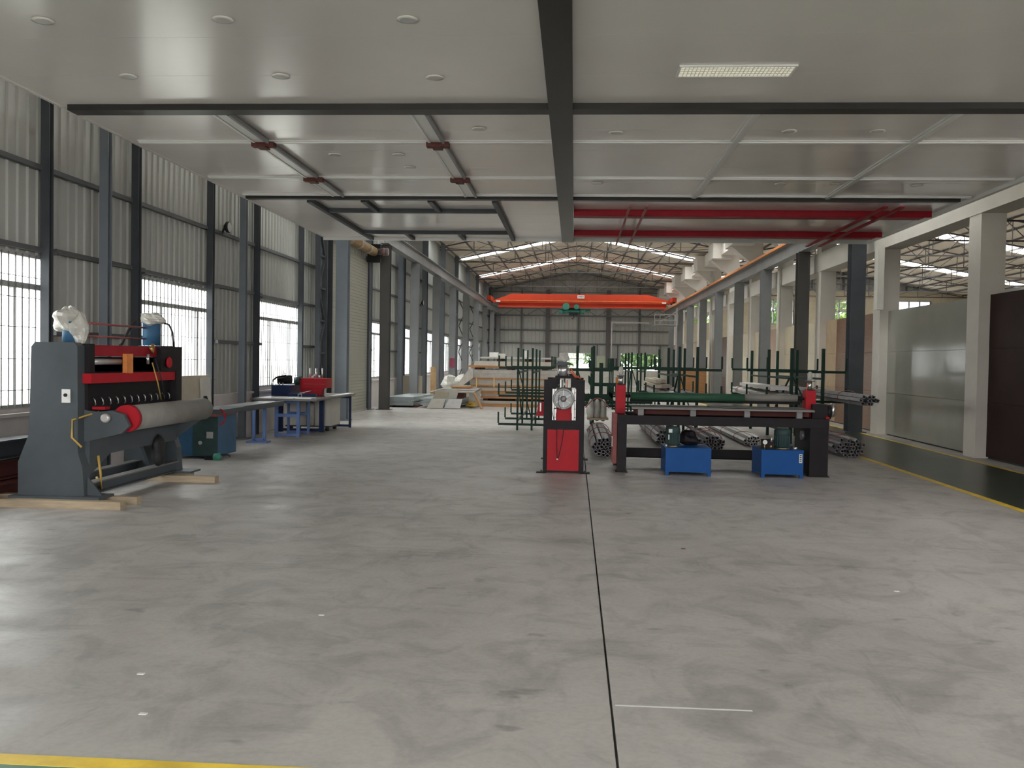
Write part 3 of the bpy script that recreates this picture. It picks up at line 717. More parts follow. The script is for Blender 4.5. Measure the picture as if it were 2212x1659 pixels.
# ================================================================== MACHINES
# ---- roller press by the left windows
pr = thing('roller_press', 'large grey and red roller press by the left windows on wooden skids', 'machine', (-5.4, 10.5, .08))
def press_side(y0, y1):
    p = MB().prism([(-5.80, .10), (-5.80, .45), (-5.68, .75), (-5.66, 1.66), (-5.62, 1.71), (-5.2, 1.71), (-5.16, 1.67), (-5.15, .55), (-5.10, .40), (-5.08, .10)], 'y', y0, y1)
    o = p.build('side_plate', 'machine_grey', pr)
    B(-5.86, -4.88, y0-.08, y1+.1, .08, .105).build('foot_plate', 'machine_grey', o); return o
near = press_side(9.32, 9.46); far = press_side(11.62, 11.76)
MB().prism([(-5.08, .105), (-4.92, .105), (-5.08, .3)], 'y', 9.38, 9.4).build('gusset', 'machine_grey', near)
B(-5.62, -5.10, 9.46, 9.56, 1.38, 1.7).build('gear_housing', 'machine_black', pr)
B(-5.14, -5.04, 11.02, 11.62, 1.39, 1.70).build('end_housing', 'machine_black', pr); B(-5.14, -5.04, 11.46, 11.62, .97, 1.39).build('end_housing', 'machine_black', pr)
B(-5.22, -5.10, 9.56, 11.02, 1.57, 1.69).build('top_beam', 'red_steel', pr)
MB().tube((-5.14, 9.5, 1.51), (-5.14, 10.2, 1.51), .035, 14).build('guide_shaft', 'alu', pr, True)
B(-5.5, -5.2, 9.46, 11.62, 1.40, 1.55).build('rear_beam', 'machine_black', pr)
B(-5.10, -5.05, 10.17, 10.32, 1.38, 1.60).build('orange_bracket', 'orange_rail', pr)
B(-5.18, -5.06, 9.42, 11.5, 1.28, 1.385).build('mid_beam', 'red_bright', pr)
B(-5.25, -5.12, 9.46, 11.62, .94, 1.28).build('blade_housing', 'machine_black', pr)
B(-5.45, -5.2, 9.46, 11.62, .92, 1.56).build('rear_housing', 'machine_black', pr)
for k in range(12):
    y = 9.55+k*.165
    MB().path([(-5.11, y, 1.12), (-5.09, y, 1.10), (-5.085, y+.005, 1.05), (-5.10, y+.01, 1.04)], .006, 6).build('hook', 'chrome', pr, True)
B(-5.15, -5.05, 9.46, 11.62, .93, .97).build('lower_lip', 'machine_grey', pr)
ro = MB().tube((-4.75, 9.62, .91), (-4.75, 11.6, .91), .137, 24).build('roller', 'roller_grey', pr, True)
MB().tube((-4.75, 11.6, .91), (-4.75, 11.75, .91), .03, 12).build('axle', 'alu', ro, True)
MB().tube((-4.75, 9.55, .91), (-4.75, 9.62, .91), .145, 28).build('red_flange', 'red_bright', ro, True)
MB().prism([(-5.15, 1.0), (-5.0, .98), (-4.85, 1.0), (-4.72, .96), (-4.66, .84), (-4.74, .76), (-5.15, .66)], 'y', 9.44, 9.5).build('bearing_arm', 'machine_grey', pr)
MB().prism([(-5.15, 1.0), (-4.8, .96), (-4.72, .84), (-4.8, .76), (-5.15, .5)], 'y', 11.6, 11.66).build('bearing_arm', 'machine_grey', pr)
MB().lathe([(.05, 0), (.05, -.05), (.035, -.06)], (-4.9, 9.44, .92), 'y', 18).build('hub', 'alu', pr, True)
B(-5.25, -5.10, 9.46, 11.62, .50, .76).build('cross_beam', 'machine_grey', pr)
MB().prism([(9.9, .5), (9.46, .5), (9.46, .3)], 'x', -5.14, -5.1).build('knee', 'machine_grey', pr)
MB().prism([(11.62, .5), (11.0, .5), (11.25, .15), (11.62, .12)], 'x', -5.3, -5.26).build('rear_web', 'machine_grey', pr)
for x in (-5.13, -5.62):
    r_ = MB().box(x-.06, x+.06, 9.46, 11.62, .10, .115).box(x-.01, x+.01, 9.46, 11.62, .115, .215).build('base_rail', 'machine_grey', pr); B(x-.06, x+.06, 9.46, 11.62, .215, .23).build('rail_flange', 'table_steel', r_)  # paler top flange: window light along the rail edge put into its colour
B(-5.32, -5.23, 9.305, 9.32, 1.08, 1.22).build('switch_plate', 'paper', pr)
MB().tube((-5.275, 9.29, 1.16), (-5.275, 9.305, 1.16), .018, 14).build('button', 'black', pr, True)
m1 = MB().tube((-5.32, 9.5, 1.71), (-5.32, 9.5, 1.93), .095, 16).build('motor', 'blue_machine', pr, True)
MB().blob((-5.36, 9.5, 1.95), (.15, .14, .14), 3, .30, 22, 14).build('plastic_bag', 'plastic_wrap', pr)
MB().blob((-5.24, 9.5, 1.86), (.09, .1, .17), 8, .25, 16, 12).build('plastic_bag', 'plastic_wrap', pr)
m2 = MB().tube((-5.34, 11.4, 1.71), (-5.34, 11.4, 2.02), .11, 18).build('motor', 'blue_machine', pr, True)
MB().blob((-5.33, 11.4, 2.03), (.14, .14, .09), 5, .32, 20, 12).build('plastic_bag', 'plastic_wrap', pr)
def arc(p, q, h, n=10):
    p = Vector(p); q = Vector(q); return [p.lerp(q, i/n)+Vector((0, 0, h*math.sin(math.pi*i/n))) for i in range(n+1)]
MB().path([(-5.50, 10.9, 1.7)]+[(-5.50+.05*i/8, 10.95+.3*i/8, 1.72+.28*math.sin(math.pi/2*i/8)) for i in range(9)], .016).build('hose', 'rubber', pr, True)
MB().path([(-5.22, 11.45, 2.0), (-5.16, 11.5, 1.98), (-5.12, 11.52, 1.88), (-5.12, 11.55, 1.7)], .013).build('hose', 'rubber', pr, True)
MB().tube((-5.3, 9.6, 1.93), (-5.38, 11.3, 1.93), .012, 8).build('link_rod', 'red_dust', pr, True); MB().tube((-5.32, 9.6, 1.79), (-5.38, 11.3, 1.79), .010, 8).build('link_rod', 'red_dust', pr, True)
MB().path([(-5.09, 10.9, 1.72), (-5.07, 10.85, 1.62), (-5.07, 10.8, 1.68)], .02).build('brass_valve', 'brass', pr, True)
MB().tube((-5.08, 10.75, 1.48), (-5.08, 10.75, 1.6), .018, 10).build('gauge', 'chrome', pr, True)
MB().path([(-5.05, 10.8, 1.5), (-5.0, 10.85, 1.25), (-5.02, 10.98, 1.05)], .008).build('cable', 'yellow_hose', pr, True)
MB().path([(-5.04, 10.86, 1.55), (-4.99, 10.95, 1.25), (-5.02, 11.05, 1.05)], .008).build('cable', 'rubber', pr, True)
MB().lathe([(.06, -.015), (.07, 0), (.06, .015)], (-5.02, 11.2, 1.5), 'x', 16).build('handwheel', 'red_bright', pr, True)
MB().path([(-5.02, 9.5, .98), (-5.2, 9.3, .9), (-5.2, 9.29, .72), (-5.1, 9.3, .62)], .012).build('yellow_hose', 'yellow_hose', pr, True)
B(-5.12, -4.98, 9.55, 9.66, 1.0, 1.03).build('red_tab', 'red_bright', pr)
MB().path([(-5.09, 9.62, .5), (-5.06, 9.62, .3), (-5.08, 9.66, .14), (-5.2, 9.8, .24)], .014).build('air_hose', 'yellow_hose', pr, True)
MB().blob((-5.08, 11.05, .42), (.06, .12, .2), 4, .35, 10, 8).build('hose_coil', 'rubber', pr, True)
o = B(-6.6, -4.60, 9.14, 9.26, 0, .08); tag(o.box(-6.6, -4.60, 9.50, 9.6, 0, .08).build('wooden_skid', 'wood'), 'long pale timber skid under the near end of the roller press', 'timber')
tag(B(-6.3, -4.46, 11.28, 11.42, 0, .08).box(-6.3, -4.9, 11.6, 11.7, 0, .08).build('wooden_skid', 'wood'), 'short pale timber skid under the far end of the roller press', 'timber')
for k, (x, z, lab) in enumerate(((-6.2, .44, 'topmost'), (-6.24, .22, 'middle'), (-6.12, 0, 'lowest'))):
    o = thing('steel_beam', 'dark steel channel lying along the left wall, %s of the pile' % lab, 'beam', (x, 8.6, z), 'steel beams behind the press')
    m_ = 'steel_dark' if k == 0 else 'brown_clip'
    MB().box(x-.12, x+.12, 7.0, 10.25, z, z+.015).box(x-.12, x+.12, 7.0, 10.25, z+.19, z+.205).box(x-.01, x+.01, 7.0, 10.25, z+.015, z+.19).build('channel', m_, o)

# ---- blue saw and roller conveyor
sw = thing('cut_off_saw', 'blue metal cut-off saw cabinet standing behind the roller press', 'machine', (-5.75, 14.2, 0))
B(-6.08, -5.46, 13.9, 14.7, .04, .66).build('cabinet', 'blue_machine', sw); B(-5.84, -5.45, 13.885, 13.9, .05, .66).build('front_panel', 'motor_green', sw)
B(-5.62, -5.52, 13.87, 13.885, .32, .42).build('label_plate', 'alu', sw); MB().tube((-5.72, 13.885, .25), (-5.72, 13.87, .25), .03, 12).build('knob', 'alu', sw, True)
B(-5.75, -5.34, 13.8, 14.8, .70, .77).build('table', 'machine_grey', sw); B(-5.62, -5.45, 13.82, 14.7, .66, .70).build('bracket', 'red_dust', sw)
MB().lathe([(.045, -.05), (.07, 0), (.05, .12), (.03, .18)], (-5.68, 13.95, .79), 'z', 14).build('saw_motor', 'machine_black', sw, True)
MB().bar((-5.68, 13.95, .9), (-5.76, 13.9, .80), .05).build('saw_arm', 'machine_black', sw)
ring = MB(); ring.path([(-5.42+.13*math.cos(a), 13.78, .66+.13*math.sin(a)) for a in [(-1.2+i*.22) for i in range(12)]], .012)
ring.build('blade_guard', 'red_bright', sw, True)
B(-5.60, -5.40, 13.75, 13.9, 0, .05).build('foot', 'machine_black', sw); MB().lathe([(.07, 0), (.075, .05), (.05, .1)], (-5.42, 13.8, 0), 'z', 12).build('oil_cup', 'hoist_green', sw, True)
MB().path([(-5.38, 13.8, .08), (-5.25, 13.75, .10), (-5.2, 13.75, .06)], .008).build('handle_rod', 'rubber', sw, True)
cv = thing('roller_conveyor', 'long narrow steel conveyor leading from the saw to the workbench', 'conveyor', (-5.6, 15.8, 0))
B(-5.9, -5.42, 14.8, 17.0, .72, .755).build('bed', 'table_steel', cv)
B(-5.44, -5.40, 14.8, 17.0, .68, .77).build('side_rail', 'machine_grey', cv)
for x in (-5.88, -5.68): B(x-.025, x+.025, 16.7, 16.75, .02, .72).build('leg', 'blue_stand', cv)
B(-5.98, -5.6, 16.6, 16.86, 0, .03).build('foot_plate', 'blue_stand', cv); B(-5.88, -5.68, 16.7, 16.75, .05, .08).build('stretcher', 'blue_stand', cv)
tag(MB().box(-6.25, -6.18, 12.95, 13.02, 0.01, .72).box(-6.35, -6.08, 12.85, 13.12, 0, .02).build('stand_post', 'blue_stand'), 'single light blue stand post seen through the roller press', 'stand')

# ---- workbench with blue legs
wb = thing('workbench', 'long workbench with steel top and blue frame legs before the roller door', 'bench', (-5.7, 18.5, 0))
B(-6.30, -4.98, 17.7, 20.9, .735, .775).build('top', 'table_steel', wb)
def frame(y, x0, x1, m, w_=.05, mid=True, parent=wb):
    for x in (x0, x1): B(x-w_/2, x+w_/2, y, y+w_, 0, .735).build('leg', m, parent)
    B(x0+w_/2, x1-w_/2, y, y+w_, .02, .07).build('stretcher', m, parent)
    B(x0+w_/2, x1-w_/2, y, y+w_, .67, .735).build('stretcher', m, parent)
    if mid: B(x0+w_/2, x1-w_/2, y, y+w_, .40, .46).build('stretcher', m, parent)
frame(18.0, -5.88, -5.44, 'blue_stand', .06); frame(18.75, -5.87, -5.45, 'blue_stand', .045)
frame(19.3, -6.22, -5.33, 'blue_dark', .09, False); frame(20.8, -5.50, -5.08, 'blue_dark', .05, False)
for i, (x0, x1, y0, y1) in enumerate(((-5.9, -5.45, 17.72, 18.3), (-5.42, -5.1, 17.72, 18.1))):
    tag(B(x0, x1, y0, y1, .7752, .79+.004*i).build('paper_stack', 'paper'), 'white sheets lying on the near end of the workbench, %s stack' % ('left' if i == 0 else 'right'), 'paper')
tag(B(-5.14, -5.0, 19.2, 20.85, .7752, .79).build('cover_sheet', 'paper'), 'pale sheet covering the far end of the workbench', 'sheet')
for i, (x, y) in enumerate(((-5.42, 18.05), (-5.02, 18.6))):
    tag(MB().box(x-.04, x+.04, y, y+.01, .7905, .80).box(x-.04, x-.032, y, y+.01, .80, .85).box(x+.032, x+.04, y, y+.01, .80, .85).box(x-.04, x+.04, y, y+.01, .85, .86).build('clamp', 'chrome', loc=(x, y, .79)), 'small chrome clamp on the front edge of the workbench, %s one' % ('left' if i == 0 else 'right'), 'clamp', 'bench clamps')
ct = thing('white_cart', 'white sheet metal cart on dark castors under the workbench', 'cart', (-5.7, 20, 0))
B(-6.2, -5.2, 19.6, 20.4, .12, .70).build('body', 'white_box', ct); B(-5.9, -5.88, 19.58, 19.6, .14, .68).build('seam', 'alu', ct)
MB().tube((-5.62, 19.5, .13), (-5.62, 19.5, .62), .09, 16).build('canister', 'plastic_wrap', ct, True)
B(-6.2, -5.2, 19.62, 20.38, .09, .12).build('chassis', 'steel_dark', ct)
for x in (-6.1, -5.3):
    for y in (19.7, 20.3): MB().tube((x-.03, y, .05), (x+.03, y, .05), .05, 14).build('castor', 'rubber', ct, True)
hb = thing('hydraulic_box', 'dark blue hydraulic box with black motors on the workbench', 'machine', (-6.1, 19.2, .776))
B(-6.28, -5.88, 18.9, 19.6, .776, 1.0).build('tank', 'blue_dark', hb); B(-5.87, -5.3, 18.72, 18.93, .776, .84).build('low_tray', 'blue_dark', hb)
MB().tube((-6.2, 19.1, 1.1), (-5.92, 19.1, 1.12), .09, 16).build('motor', 'machine_black', hb, True); MB().tube((-5.9, 19.3, 1.08), (-5.76, 19.3, 1.1), .09, 16).build('motor', 'motor_green', hb, True)
MB().path([(-6.3, 19.0, 1.0), (-6.28, 19, 1.1), (-6.2, 19, 1.16), (-6.0, 19, 1.2)], .02).build('hose', 'machine_black', hb, True)
for x in (-6.12, -6.05): MB().tube((x, 18.95, 1.0), (x, 18.95, 1.05), .012, 8).build('valve', 'chrome', hb, True)
MB().path([(-6.1, 19.05, 1.18), (-6.08, 19.05, 1.3), (-6.04, 19.05, 1.22)], .01).build('bent_pipe', 'machine_grey', hb, True)
rm = thing('red_punch', 'red punching machine with upright chrome rods on the workbench', 'machine', (-5.4, 19.2, .776))
B(-5.66, -5.16, 19.0, 19.5, .95, 1.15).build('head', 'red_bright', rm)
MB().prism([(-5.62, .776), (-5.3, .776), (-5.22, .95), (-5.62, .95)], 'y', 19.05, 19.4).build('pedestal', 'red_bright', rm)
B(-5.74, -5.62, 19.1, 19.5, .85, 1.14).build('side_block', 'red_steel', rm)
B(-5.62, -5.18, 18.98, 19.0, 1.03, 1.035).build('seam', 'red_dust', rm)
for x in (-5.53, -5.40, -5.27): MB().tube((x, 19.15, 1.15), (x, 19.15, 1.36), .014 if x != -5.40 else .022, 10).build('rod', 'chrome', rm, True)
MB().bar((-5.5, 19.15, 1.17), (-5.41, 19.15, 1.24), .03).build('lever', 'alu', rm)
MB().tube((-5.30, 19.05, 1.15), (-5.30, 19.05, 1.22), .02, 10).build('valve', 'chrome', rm, True)
MB().bar((-5.22, 19.2, .776), (-5.22, 19.2, .95), .04).build('back_plate', 'alu', rm)
tag(MB().bar((-5.64, 18.82, .846), (-5.42, 18.82, .896), .10, .012).build('note_sheet', 'paper'), 'tilted white sheet leaning on the blue tray of the workbench', 'paper')
bb = thing('leaning_board', 'beige board standing against the left wall behind the saw', 'board', (-6.3, 15, 0))
MB().prism([(-6.46, 1.25), (-6.42, 1.25), (-6.36, 0), (-6.40, 0)], 'y', 14.0, 15.95).build('board', 'board_beige', bb); MB().prism([(-6.41, 1.24), (-6.38, 1.24), (-6.31, 0), (-6.34, 0)], 'y', 14.0, 14.35).build('board_edge', 'paper', bb)
MB().prism([(-6.41, 1.2), (-6.38, 1.2), (-6.31, 0), (-6.34, 0)], 'y', 15.5, 15.9).build('board_edge', 'white_box', bb)

# ---- narrow press in the middle
cp = thing('center_press', 'narrow black and red roller press with silver handwheel facing the camera', 'machine', (-.13, 14.1, 0))
def cp_frame(y0, y1):
    m = MB().box(-.42, -.30, y0, y1, .012, 1.33).box(.04, .16, y0, y1, .012, 1.33).box(-.30, .04, y0, y1, .63, .75).box(-.30, .04, y0, y1, .012, .035)
    m.box(-.30, -.22, y0, y1, 1.22, 1.35).box(-.04, .04, y0, y1, 1.22, 1.35).box(-.26, .0, y0, y1, 1.35, 1.39)
    return m.build('end_frame', 'machine_black', cp)
cp_frame(13.2, 13.32); cp_frame(15.0, 15.12)
B(-.36, .09, 13.185, 13.2, .035, .62).build('front_panel', 'red_bright', cp)
B(-.42, .16, 13.32, 15.0, .5, .6).build('cross_beam', 'machine_black', cp); B(-.42, -.36, 13.32, 15.0, .1, .2).build('base_beam', 'machine_black', cp); B(.10, .16, 13.32, 15.0, .1, .2).build('base_beam', 'machine_black', cp)
for x in (-.27, .01):
    r_ = B(x-.027, x+.027, 13.14, 13.2, .76, 1.20).build('guide_rail', 'alu', cp); B(x+.002, x+.008, 13.138, 13.14, .76, 1.20).build('slot', 'machine_black', r_)
    for z in (.80, .92, 1.04, 1.15): MB().tube((x+.015, 13.135, z), (x+.015, 13.14, z), .007, 8).build('bolt', 'machine_black', r_)
B(-.235, -.025, 13.2, 13.28, .75, .97).build('slide', 'red_bright', cp)
B(-.235, -.025, 13.26, 13.3, .97, 1.22).build('back_plate', 'machine_grey', cp)
MB().tube((-.13, 13.24, 1.18), (-.13, 13.24, 1.35), .012, 10).build('spindle', 'chrome', cp, True)
for x, m_ in ((-.185, 'alu'), (-.09, 'orange_hose'), (-.065, 'paper'), (-.16, 'machine_grey')): B(x-.007, x+.007, 13.20, 13.21, 1.22, 1.33).build('cable', m_, cp)
wh = MB().lathe([(.118, 0), (.150, 0), (.153, -.02), (.150, -.045), (.125, -.05), (.120, -.02)], (-.14, 13.13, 1.065), 'y', 36)
wheel = wh.build('handwheel', 'wheel_grey', cp, True)
MB().lathe([(.04, 0), (.045, -.05), (.02, -.06)], (-.14, 13.13, 1.065), 'y', 20).build('hub', 'alu_dull', wheel, True)
for k in range(6):
    a = math.pi/6 + k*math.pi/3; MB().bar((-.14+.04*math.cos(a), 13.104, 1.065+.04*math.sin(a)), (-.14+.12*math.cos(a), 13.104, 1.065+.12*math.sin(a)), .018).build('spoke', 'paper', wheel)
MB().tube((-.15, 13.18, 1.39), (-.15, 13.18, 1.54), .062, 22).build('air_cylinder', 'chrome', cp, True)
for x in (-.23, -.07): MB().tube((x, 13.14, 1.39), (x, 13.14, 1.55), .006, 8).build('tie_rod', 'alu', cp, True)
MB().prism([(-.27, 1.54), (-.03, 1.54), (.0, 1.555), (-.08, 1.585), (-.21, 1.59), (-.25, 1.56)], 'y', 13.1, 13.26).build('cylinder_cap', 'machine_grey', cp)
MB().blob((-.15, 13.18, 1.65), (.07, .07, .08), 12, .35, 18, 12).build('plastic_bag', 'plastic_wrap', cp)
MB().path([(-.07, 13.16, 1.46), (-.02, 13.18, 1.42), (.02, 13.2, 1.37), (.10, 13.25, 1.36)], .009).build('hose', 'orange_hose', cp, True)
MB().path([(-.05, 13.16, 1.5), (.02, 13.2, 1.40), (.10, 13.22, 1.35)], .009).build('hose', 'orange_hose', cp, True)
MB().path([(-.225, 13.17, .62), (-.225, 13.165, .4), (-.215, 13.165, .22), (-.21, 13.165, .2), (-.2, 13.165, .22), (-.15, 13.165, .45), (-.13, 13.17, .63)], .005, 6).build('cord', 'rubber', cp, True)
MB().tube((-.225, 13.16, .2), (-.20, 13.16, .2), .009, 8).build('cord_plug', 'paper', cp, True)
MB().path([(-.2, 13.07, 1.12), (-.215, 13.06, 1.0), (-.17, 13.06, .92), (-.27, 13.1, .93), (-.29, 13.1, .86), (-.27, 13.12, .76)], .005, 6).build('air_line', 'rubber', cp, True)
MB().tube((-.14, 13.33, 1.065), (-.14, 15.0, 1.065), .11, 22).build('roller', 'roller_grey', cp, True)
for x in (-.44, .18):
    for y in (13.2, 15.05):
        f0 = B(x-.07, x+.07, y-.06, y+.10, 0, .012).build('foot', 'machine_black', cp); MB().tube((x, y, .012), (x, y, .04), .012, 8).build('bolt', 'steel_dark', f0)
MB().prism([(-.57, .75), (-.42, .75), (-.42, .96), (-.52, .96)], 'y', 14.2, 14.4).build('side_bracket', 'red_bright', cp)
B(-.51, -.49, 14.19, 14.2, .82, .95).build('bracket_plate', 'alu', cp)

# ---- wide press table on the right
tp = thing('table_press', 'wide black steel press table with green and grey roller on the right', 'machine', (2.2, 14, 0))
for x0, x1, y0, y1 in ((.65, .78, 13.45, 13.58), (.65, .78, 14.35, 14.48), (3.38, 3.64, 13.45, 13.58)):
    o = B(x0, x1, y0, y1, .015, .70).build('leg', 'machine_black', tp); B(x0-.02, x1+.02, y0-.02, y1+.02, 0, .015).build('foot', 'machine_black', o)
B(3.40, 3.64, 13.58, 14.45, 0.01, .70).build('side_panel', 'machine_black', tp)
B(.65, 3.64, 13.43, 13.55, .70, .83).build('front_beam', 'machine_black', tp); B(.65, 3.64, 14.36, 14.48, .70, .83).build('rear_beam', 'machine_black', tp)
B(.65, .78, 13.55, 14.36, .70, .83).build('end_beam', 'machine_black', tp)
rl = MB().box(.78, 3.4, 14.35, 14.37, .14, .28).box(.78, 3.4, 14.29, 14.37, .13, .145).build('lower_rail', 'machine_black', tp)
B(.78, 3.4, 14.285, 14.30, .128, .134).build('rail_lip', 'alu', rl)
B(.92, 3.42, 13.7, 14.3, .84, .93).build('bed_box', 'brown_clip', tp)
for x in (.98, 1.73, 2.50, 3.24): B(x-.04, x+.04, 13.5, 13.58, .83, .94).build('bracket', 'steel_runway', tp)
B(.85, 3.44, 13.46, 14.35, .94, .952).build('table_plate', 'table_steel', tp); B(.85, 3.44, 13.455, 13.475, .925, .94).build('plate_lip', 'roller_grey', tp)
g_ = MB().tube((.86, 14.1, 1.085), (2.56, 14.1, 1.085), .062, 24).build('green_roller', 'roller_green', tp, True)
MB().tube((2.56, 14.1, 1.095), (3.34, 14.1, 1.095), .055, 24).build('grey_roller', 'roller_grey', tp, True)
MB().tube((3.34, 14.1, 1.09), (3.46, 14.1, 1.09), .02, 12).build('axle', 'machine_black', tp, True); MB().tube((.7, 14.1, 1.085), (.86, 14.1, 1.085), .02, 12).build('axle', 'machine_black', tp, True)
B(.86, 3.4, 14.16, 14.22, 1.0, 1.05).build('lower_roller_bar', 'machine_black', tp)
for i, (x0, x1, z0, z1) in enumerate(((.64, .78, .83, 1.25), (3.44, 3.585, .83, 1.22))):
    c_ = B(x0, x1, 13.98, 14.18, z0, z1).build('red_upright', 'red_bright', tp)
    cx = (x0+x1)/2
    B(cx-.055, cx+.055, 14.0, 14.14, z1, z1+.015).build('flange', 'machine_black', c_); MB().tube((cx, 14.07, z1+.015), (cx, 14.07, z1+.13), .036, 16).build('air_cylinder', 'chrome', c_, True)
    B(cx-.06, cx+.06, 14.0, 14.14, z1+.13, z1+.145).build('cylinder_cap', 'steel_dark', c_); MB().blob((cx, 14.07, z1+.205), (.038, .038, .075), 20+i, .2, 10, 8).build('plastic_bag', 'plastic_wrap', c_, True)
    MB().path([(cx-.04, 14.0, z1+.12), (cx-.06, 14.0, z1+.02), (cx-.05, 14.0, z1-.1)], .006, 6).build('hose', 'orange_hose', c_, True)
B(.59, .65, 13.7, 14.2, .10, .83).build('red_side', 'red_dust', tp); B(.575, .59, 13.72, 13.8, .35, .50).build('switch_box', 'paper', tp)
B(3.52, 3.74, 13.9, 14.3, .80, 1.02).build('gearbox', 'machine_black', tp)
MB().tube((3.74, 14.0, .90), (3.80, 14.0, .90), .105, 24).build('pulley', 'machine_black', tp, True)
pu = MB().lathe([(.10, 0), (.11, .02), (.10, .05), (.03, .06)], (3.80, 14.0, .93), 'x', 26).build('handwheel', 'chrome', tp, True)
MB().bar((3.66, 13.88, .70), (3.74, 13.88, .84), .05).build('red_lever', 'red_bright', tp)
MB().tube((3.36, 13.9, .56), (3.40, 13.9, .56), .07, 20).build('small_wheel', 'alu_dull', tp, True)
for i, (x0, x1, y0, y1, a, lab) in enumerate(((1.2, 2.15, 13.62, 14.0, 0, 'left'), (2.15, 3.2, 13.55, 14.02, .006, 'right'), (2.0, 2.55, 13.75, 14.04, .012, 'middle'))):
    tag(MB().box(x0, x1, y0, y1, .953+a, .957+a).build('metal_sheet', 'alu_dull' if i == 2 else 'table_steel'), 'thin grey metal sheet lying on the press table, %s one' % lab, 'sheet', 'sheets on the press table')

# hydraulic power packs
def pack(x0, x1, lab, full):
    o = thing('power_pack', lab, 'hydraulic unit', ((x0+x1)/2, 13.6, 0), 'blue power packs')
    y0, y1 = 13.22, 13.92
    tk = MB().box(x0, x1, y0, y1, .05, .385).build('tank', 'blue_tank', o)
    for x in (x0, x1-.05):
        for y in (y0, y1-.05): B(x, x+.05, y, y+.05, 0, .05).build('foot', 'blue_tank', o)
    B(x0-.005, x1+.005, y0-.005, y1+.005, .385, .395).build('lid', 'blue_tank', o)
    mx = x0+.12 if not full else x0+.33
    r_ = .105 if not full else .115
    mo = MB().lathe([(r_*.8, 0), (r_*.95, .02), (r_*.95, .17), (r_, .18), (r_, .25), (r_*.75, .275)], (mx, 13.45, .41), 'z', 24).build('electric_motor', 'motor_green', o, True)
    for k in range(18):
        a = 2*math.pi*k/18; MB().bar((mx+r_*.95*math.cos(a), 13.45+r_*.95*math.sin(a), .44), (mx+r_*.95*math.cos(a), 13.45+r_*.95*math.sin(a), .58), .008, .012).build('cooling_fin', 'motor_green', mo)
    MB().lathe([(r_*.9, 0), (r_*.9, .015)], (mx, 13.45, .395), 'z', 20).build('motor_base', 'brass', o, True)
    if not full:
        B(mx-.07, mx-.02, 13.335, 13.345, .60, .65).build('motor_label', 'paper', mo); B(mx-.075, mx-.06, 13.335, 13.345, .50, .57).build('side_label', 'paper', mo)
        MB().tube((x0+.01, 13.27, .395), (x0+.01, 13.27, .44), .018, 12).build('filler_cap', 'chrome', o, True)
        MB().blob((x0+.38, 13.7, .5), (.14, .12, .12), 7, .3, 12, 8).build('valve_block', 'machine_black', o, False)
    else:
        B(x0+.06, x0+.20, 13.35, 13.6, .395, .52).build('valve_block', 'machine_black', o)
        gz = MB().lathe([(.036, 0), (.036, -.03)], (x0+.05, 13.28, .50), 'y', 20).build('gauge', 'machine_black', o, True)
        MB().lathe([(.032, -.031), (.032, -.033)], (x0+.05, 13.28, .50), 'y', 20).build('gauge_face', 'paper', gz, True)
        MB().tube((x0+.05, 13.28, .395), (x0+.05, 13.28, .47), .009, 8).build('gauge_stem', 'brass', o, True)
        MB().tube((x0+.15, 13.3, .50), (x0+.15, 13.3, .57), .014, 12).build('solenoid', 'chrome', o, True); MB().lathe([(.012, 0), (.016, .02), (.006, .04)], (x0+.14, 13.28, .42), 'z', 10).build('brass_fitting', 'brass', o, True)
        MB().lathe([(.03, 0), (.032, .02), (.032, .035), (.025, .04)], (x0+.48, 13.3, .395), 'z', 16).build('filler_cap', 'chrome', o, True)
        lb = B(x1-.06, x1-.018, 13.215, 13.22, .22, .345).build('level_label', 'paper', o)
        for k in range(4): B(x1-.052, x1-.026, 13.213, 13.215, .24+k*.026, .253+k*.026).build('label_mark', 'steel_dark', lb)
    return o
pack(1.32, 1.96, 'blue hydraulic power pack on the floor before the press table, left of the two', False)
pack(2.66, 3.24, 'blue hydraulic power pack with a round gauge on the floor, right of the two', True)

# ---- green cantilever racks
def rack(px0, px1, ys, arm, labz, label, tips=.33, top=1.9, braces=True, arms=(.13, .62, 1.46), tall=.045):
    o = thing('cantilever_rack', label, 'rack', ((px0+px1)/2, sum(ys)/len(ys), 0), 'green cantilever racks')
    for y in ys:
        for x in (px0, px1): B(x-tall/2, x+tall/2, y-tall/2, y+tall/2, 0, top).build('post', 'rack_green', o)
        for z in arms:
            B(px0-arm, px1+arm, y-.02+tall, y+.02+tall, z-.025, z+.025).build('arm', 'rack_green', o)
            for x in (px0-arm, px1+arm): B(x-.018, x+.018, y-.018+tall, y+.018+tall, z+.025, z+tips-.05).build('arm_tip', 'rack_green', o)
    for x in (px0, px1):
        B(x-.02, x+.02, ys[0]+.02, ys[-1], 1.30, 1.34).build('tie_bar', 'rack_green', o); B(x-.02, x+.02, ys[0]+.02, ys[-1], .2, .24).build('tie_bar', 'rack_green', o)
    if braces:
        MB().bar((px0-.02, ys[0]+.1, 1.32), (px0-.02, ys[1]-.05, .25), .03).build('brace', 'rack_green', o)
        MB().bar((px0, ys[0]+.06, 1.42), (px1, ys[0]+.06, .22), .025).build('brace', 'rack_green', o)
    return o
rack(-1.27, -.94, (21.1, 23.2, 25.4), .44, 0, 'green cantilever rack left of the narrow black and red press', arms=(.13, .78, 1.42), top=1.88)
rack(.08, .45, (21.1, 22.3, 23.6), .42, 0, 'green cantilever rack just right of the narrow press, tall posts', arms=(.60, .75, 1.40), top=1.95, tall=.055)
rack(1.67, 2.05, (27.0, 28.6, 30.2), .45, 0, 'green cantilever rack farthest away, before the far right window', arms=(.15, .6, 1.42), top=1.88, tall=.05)
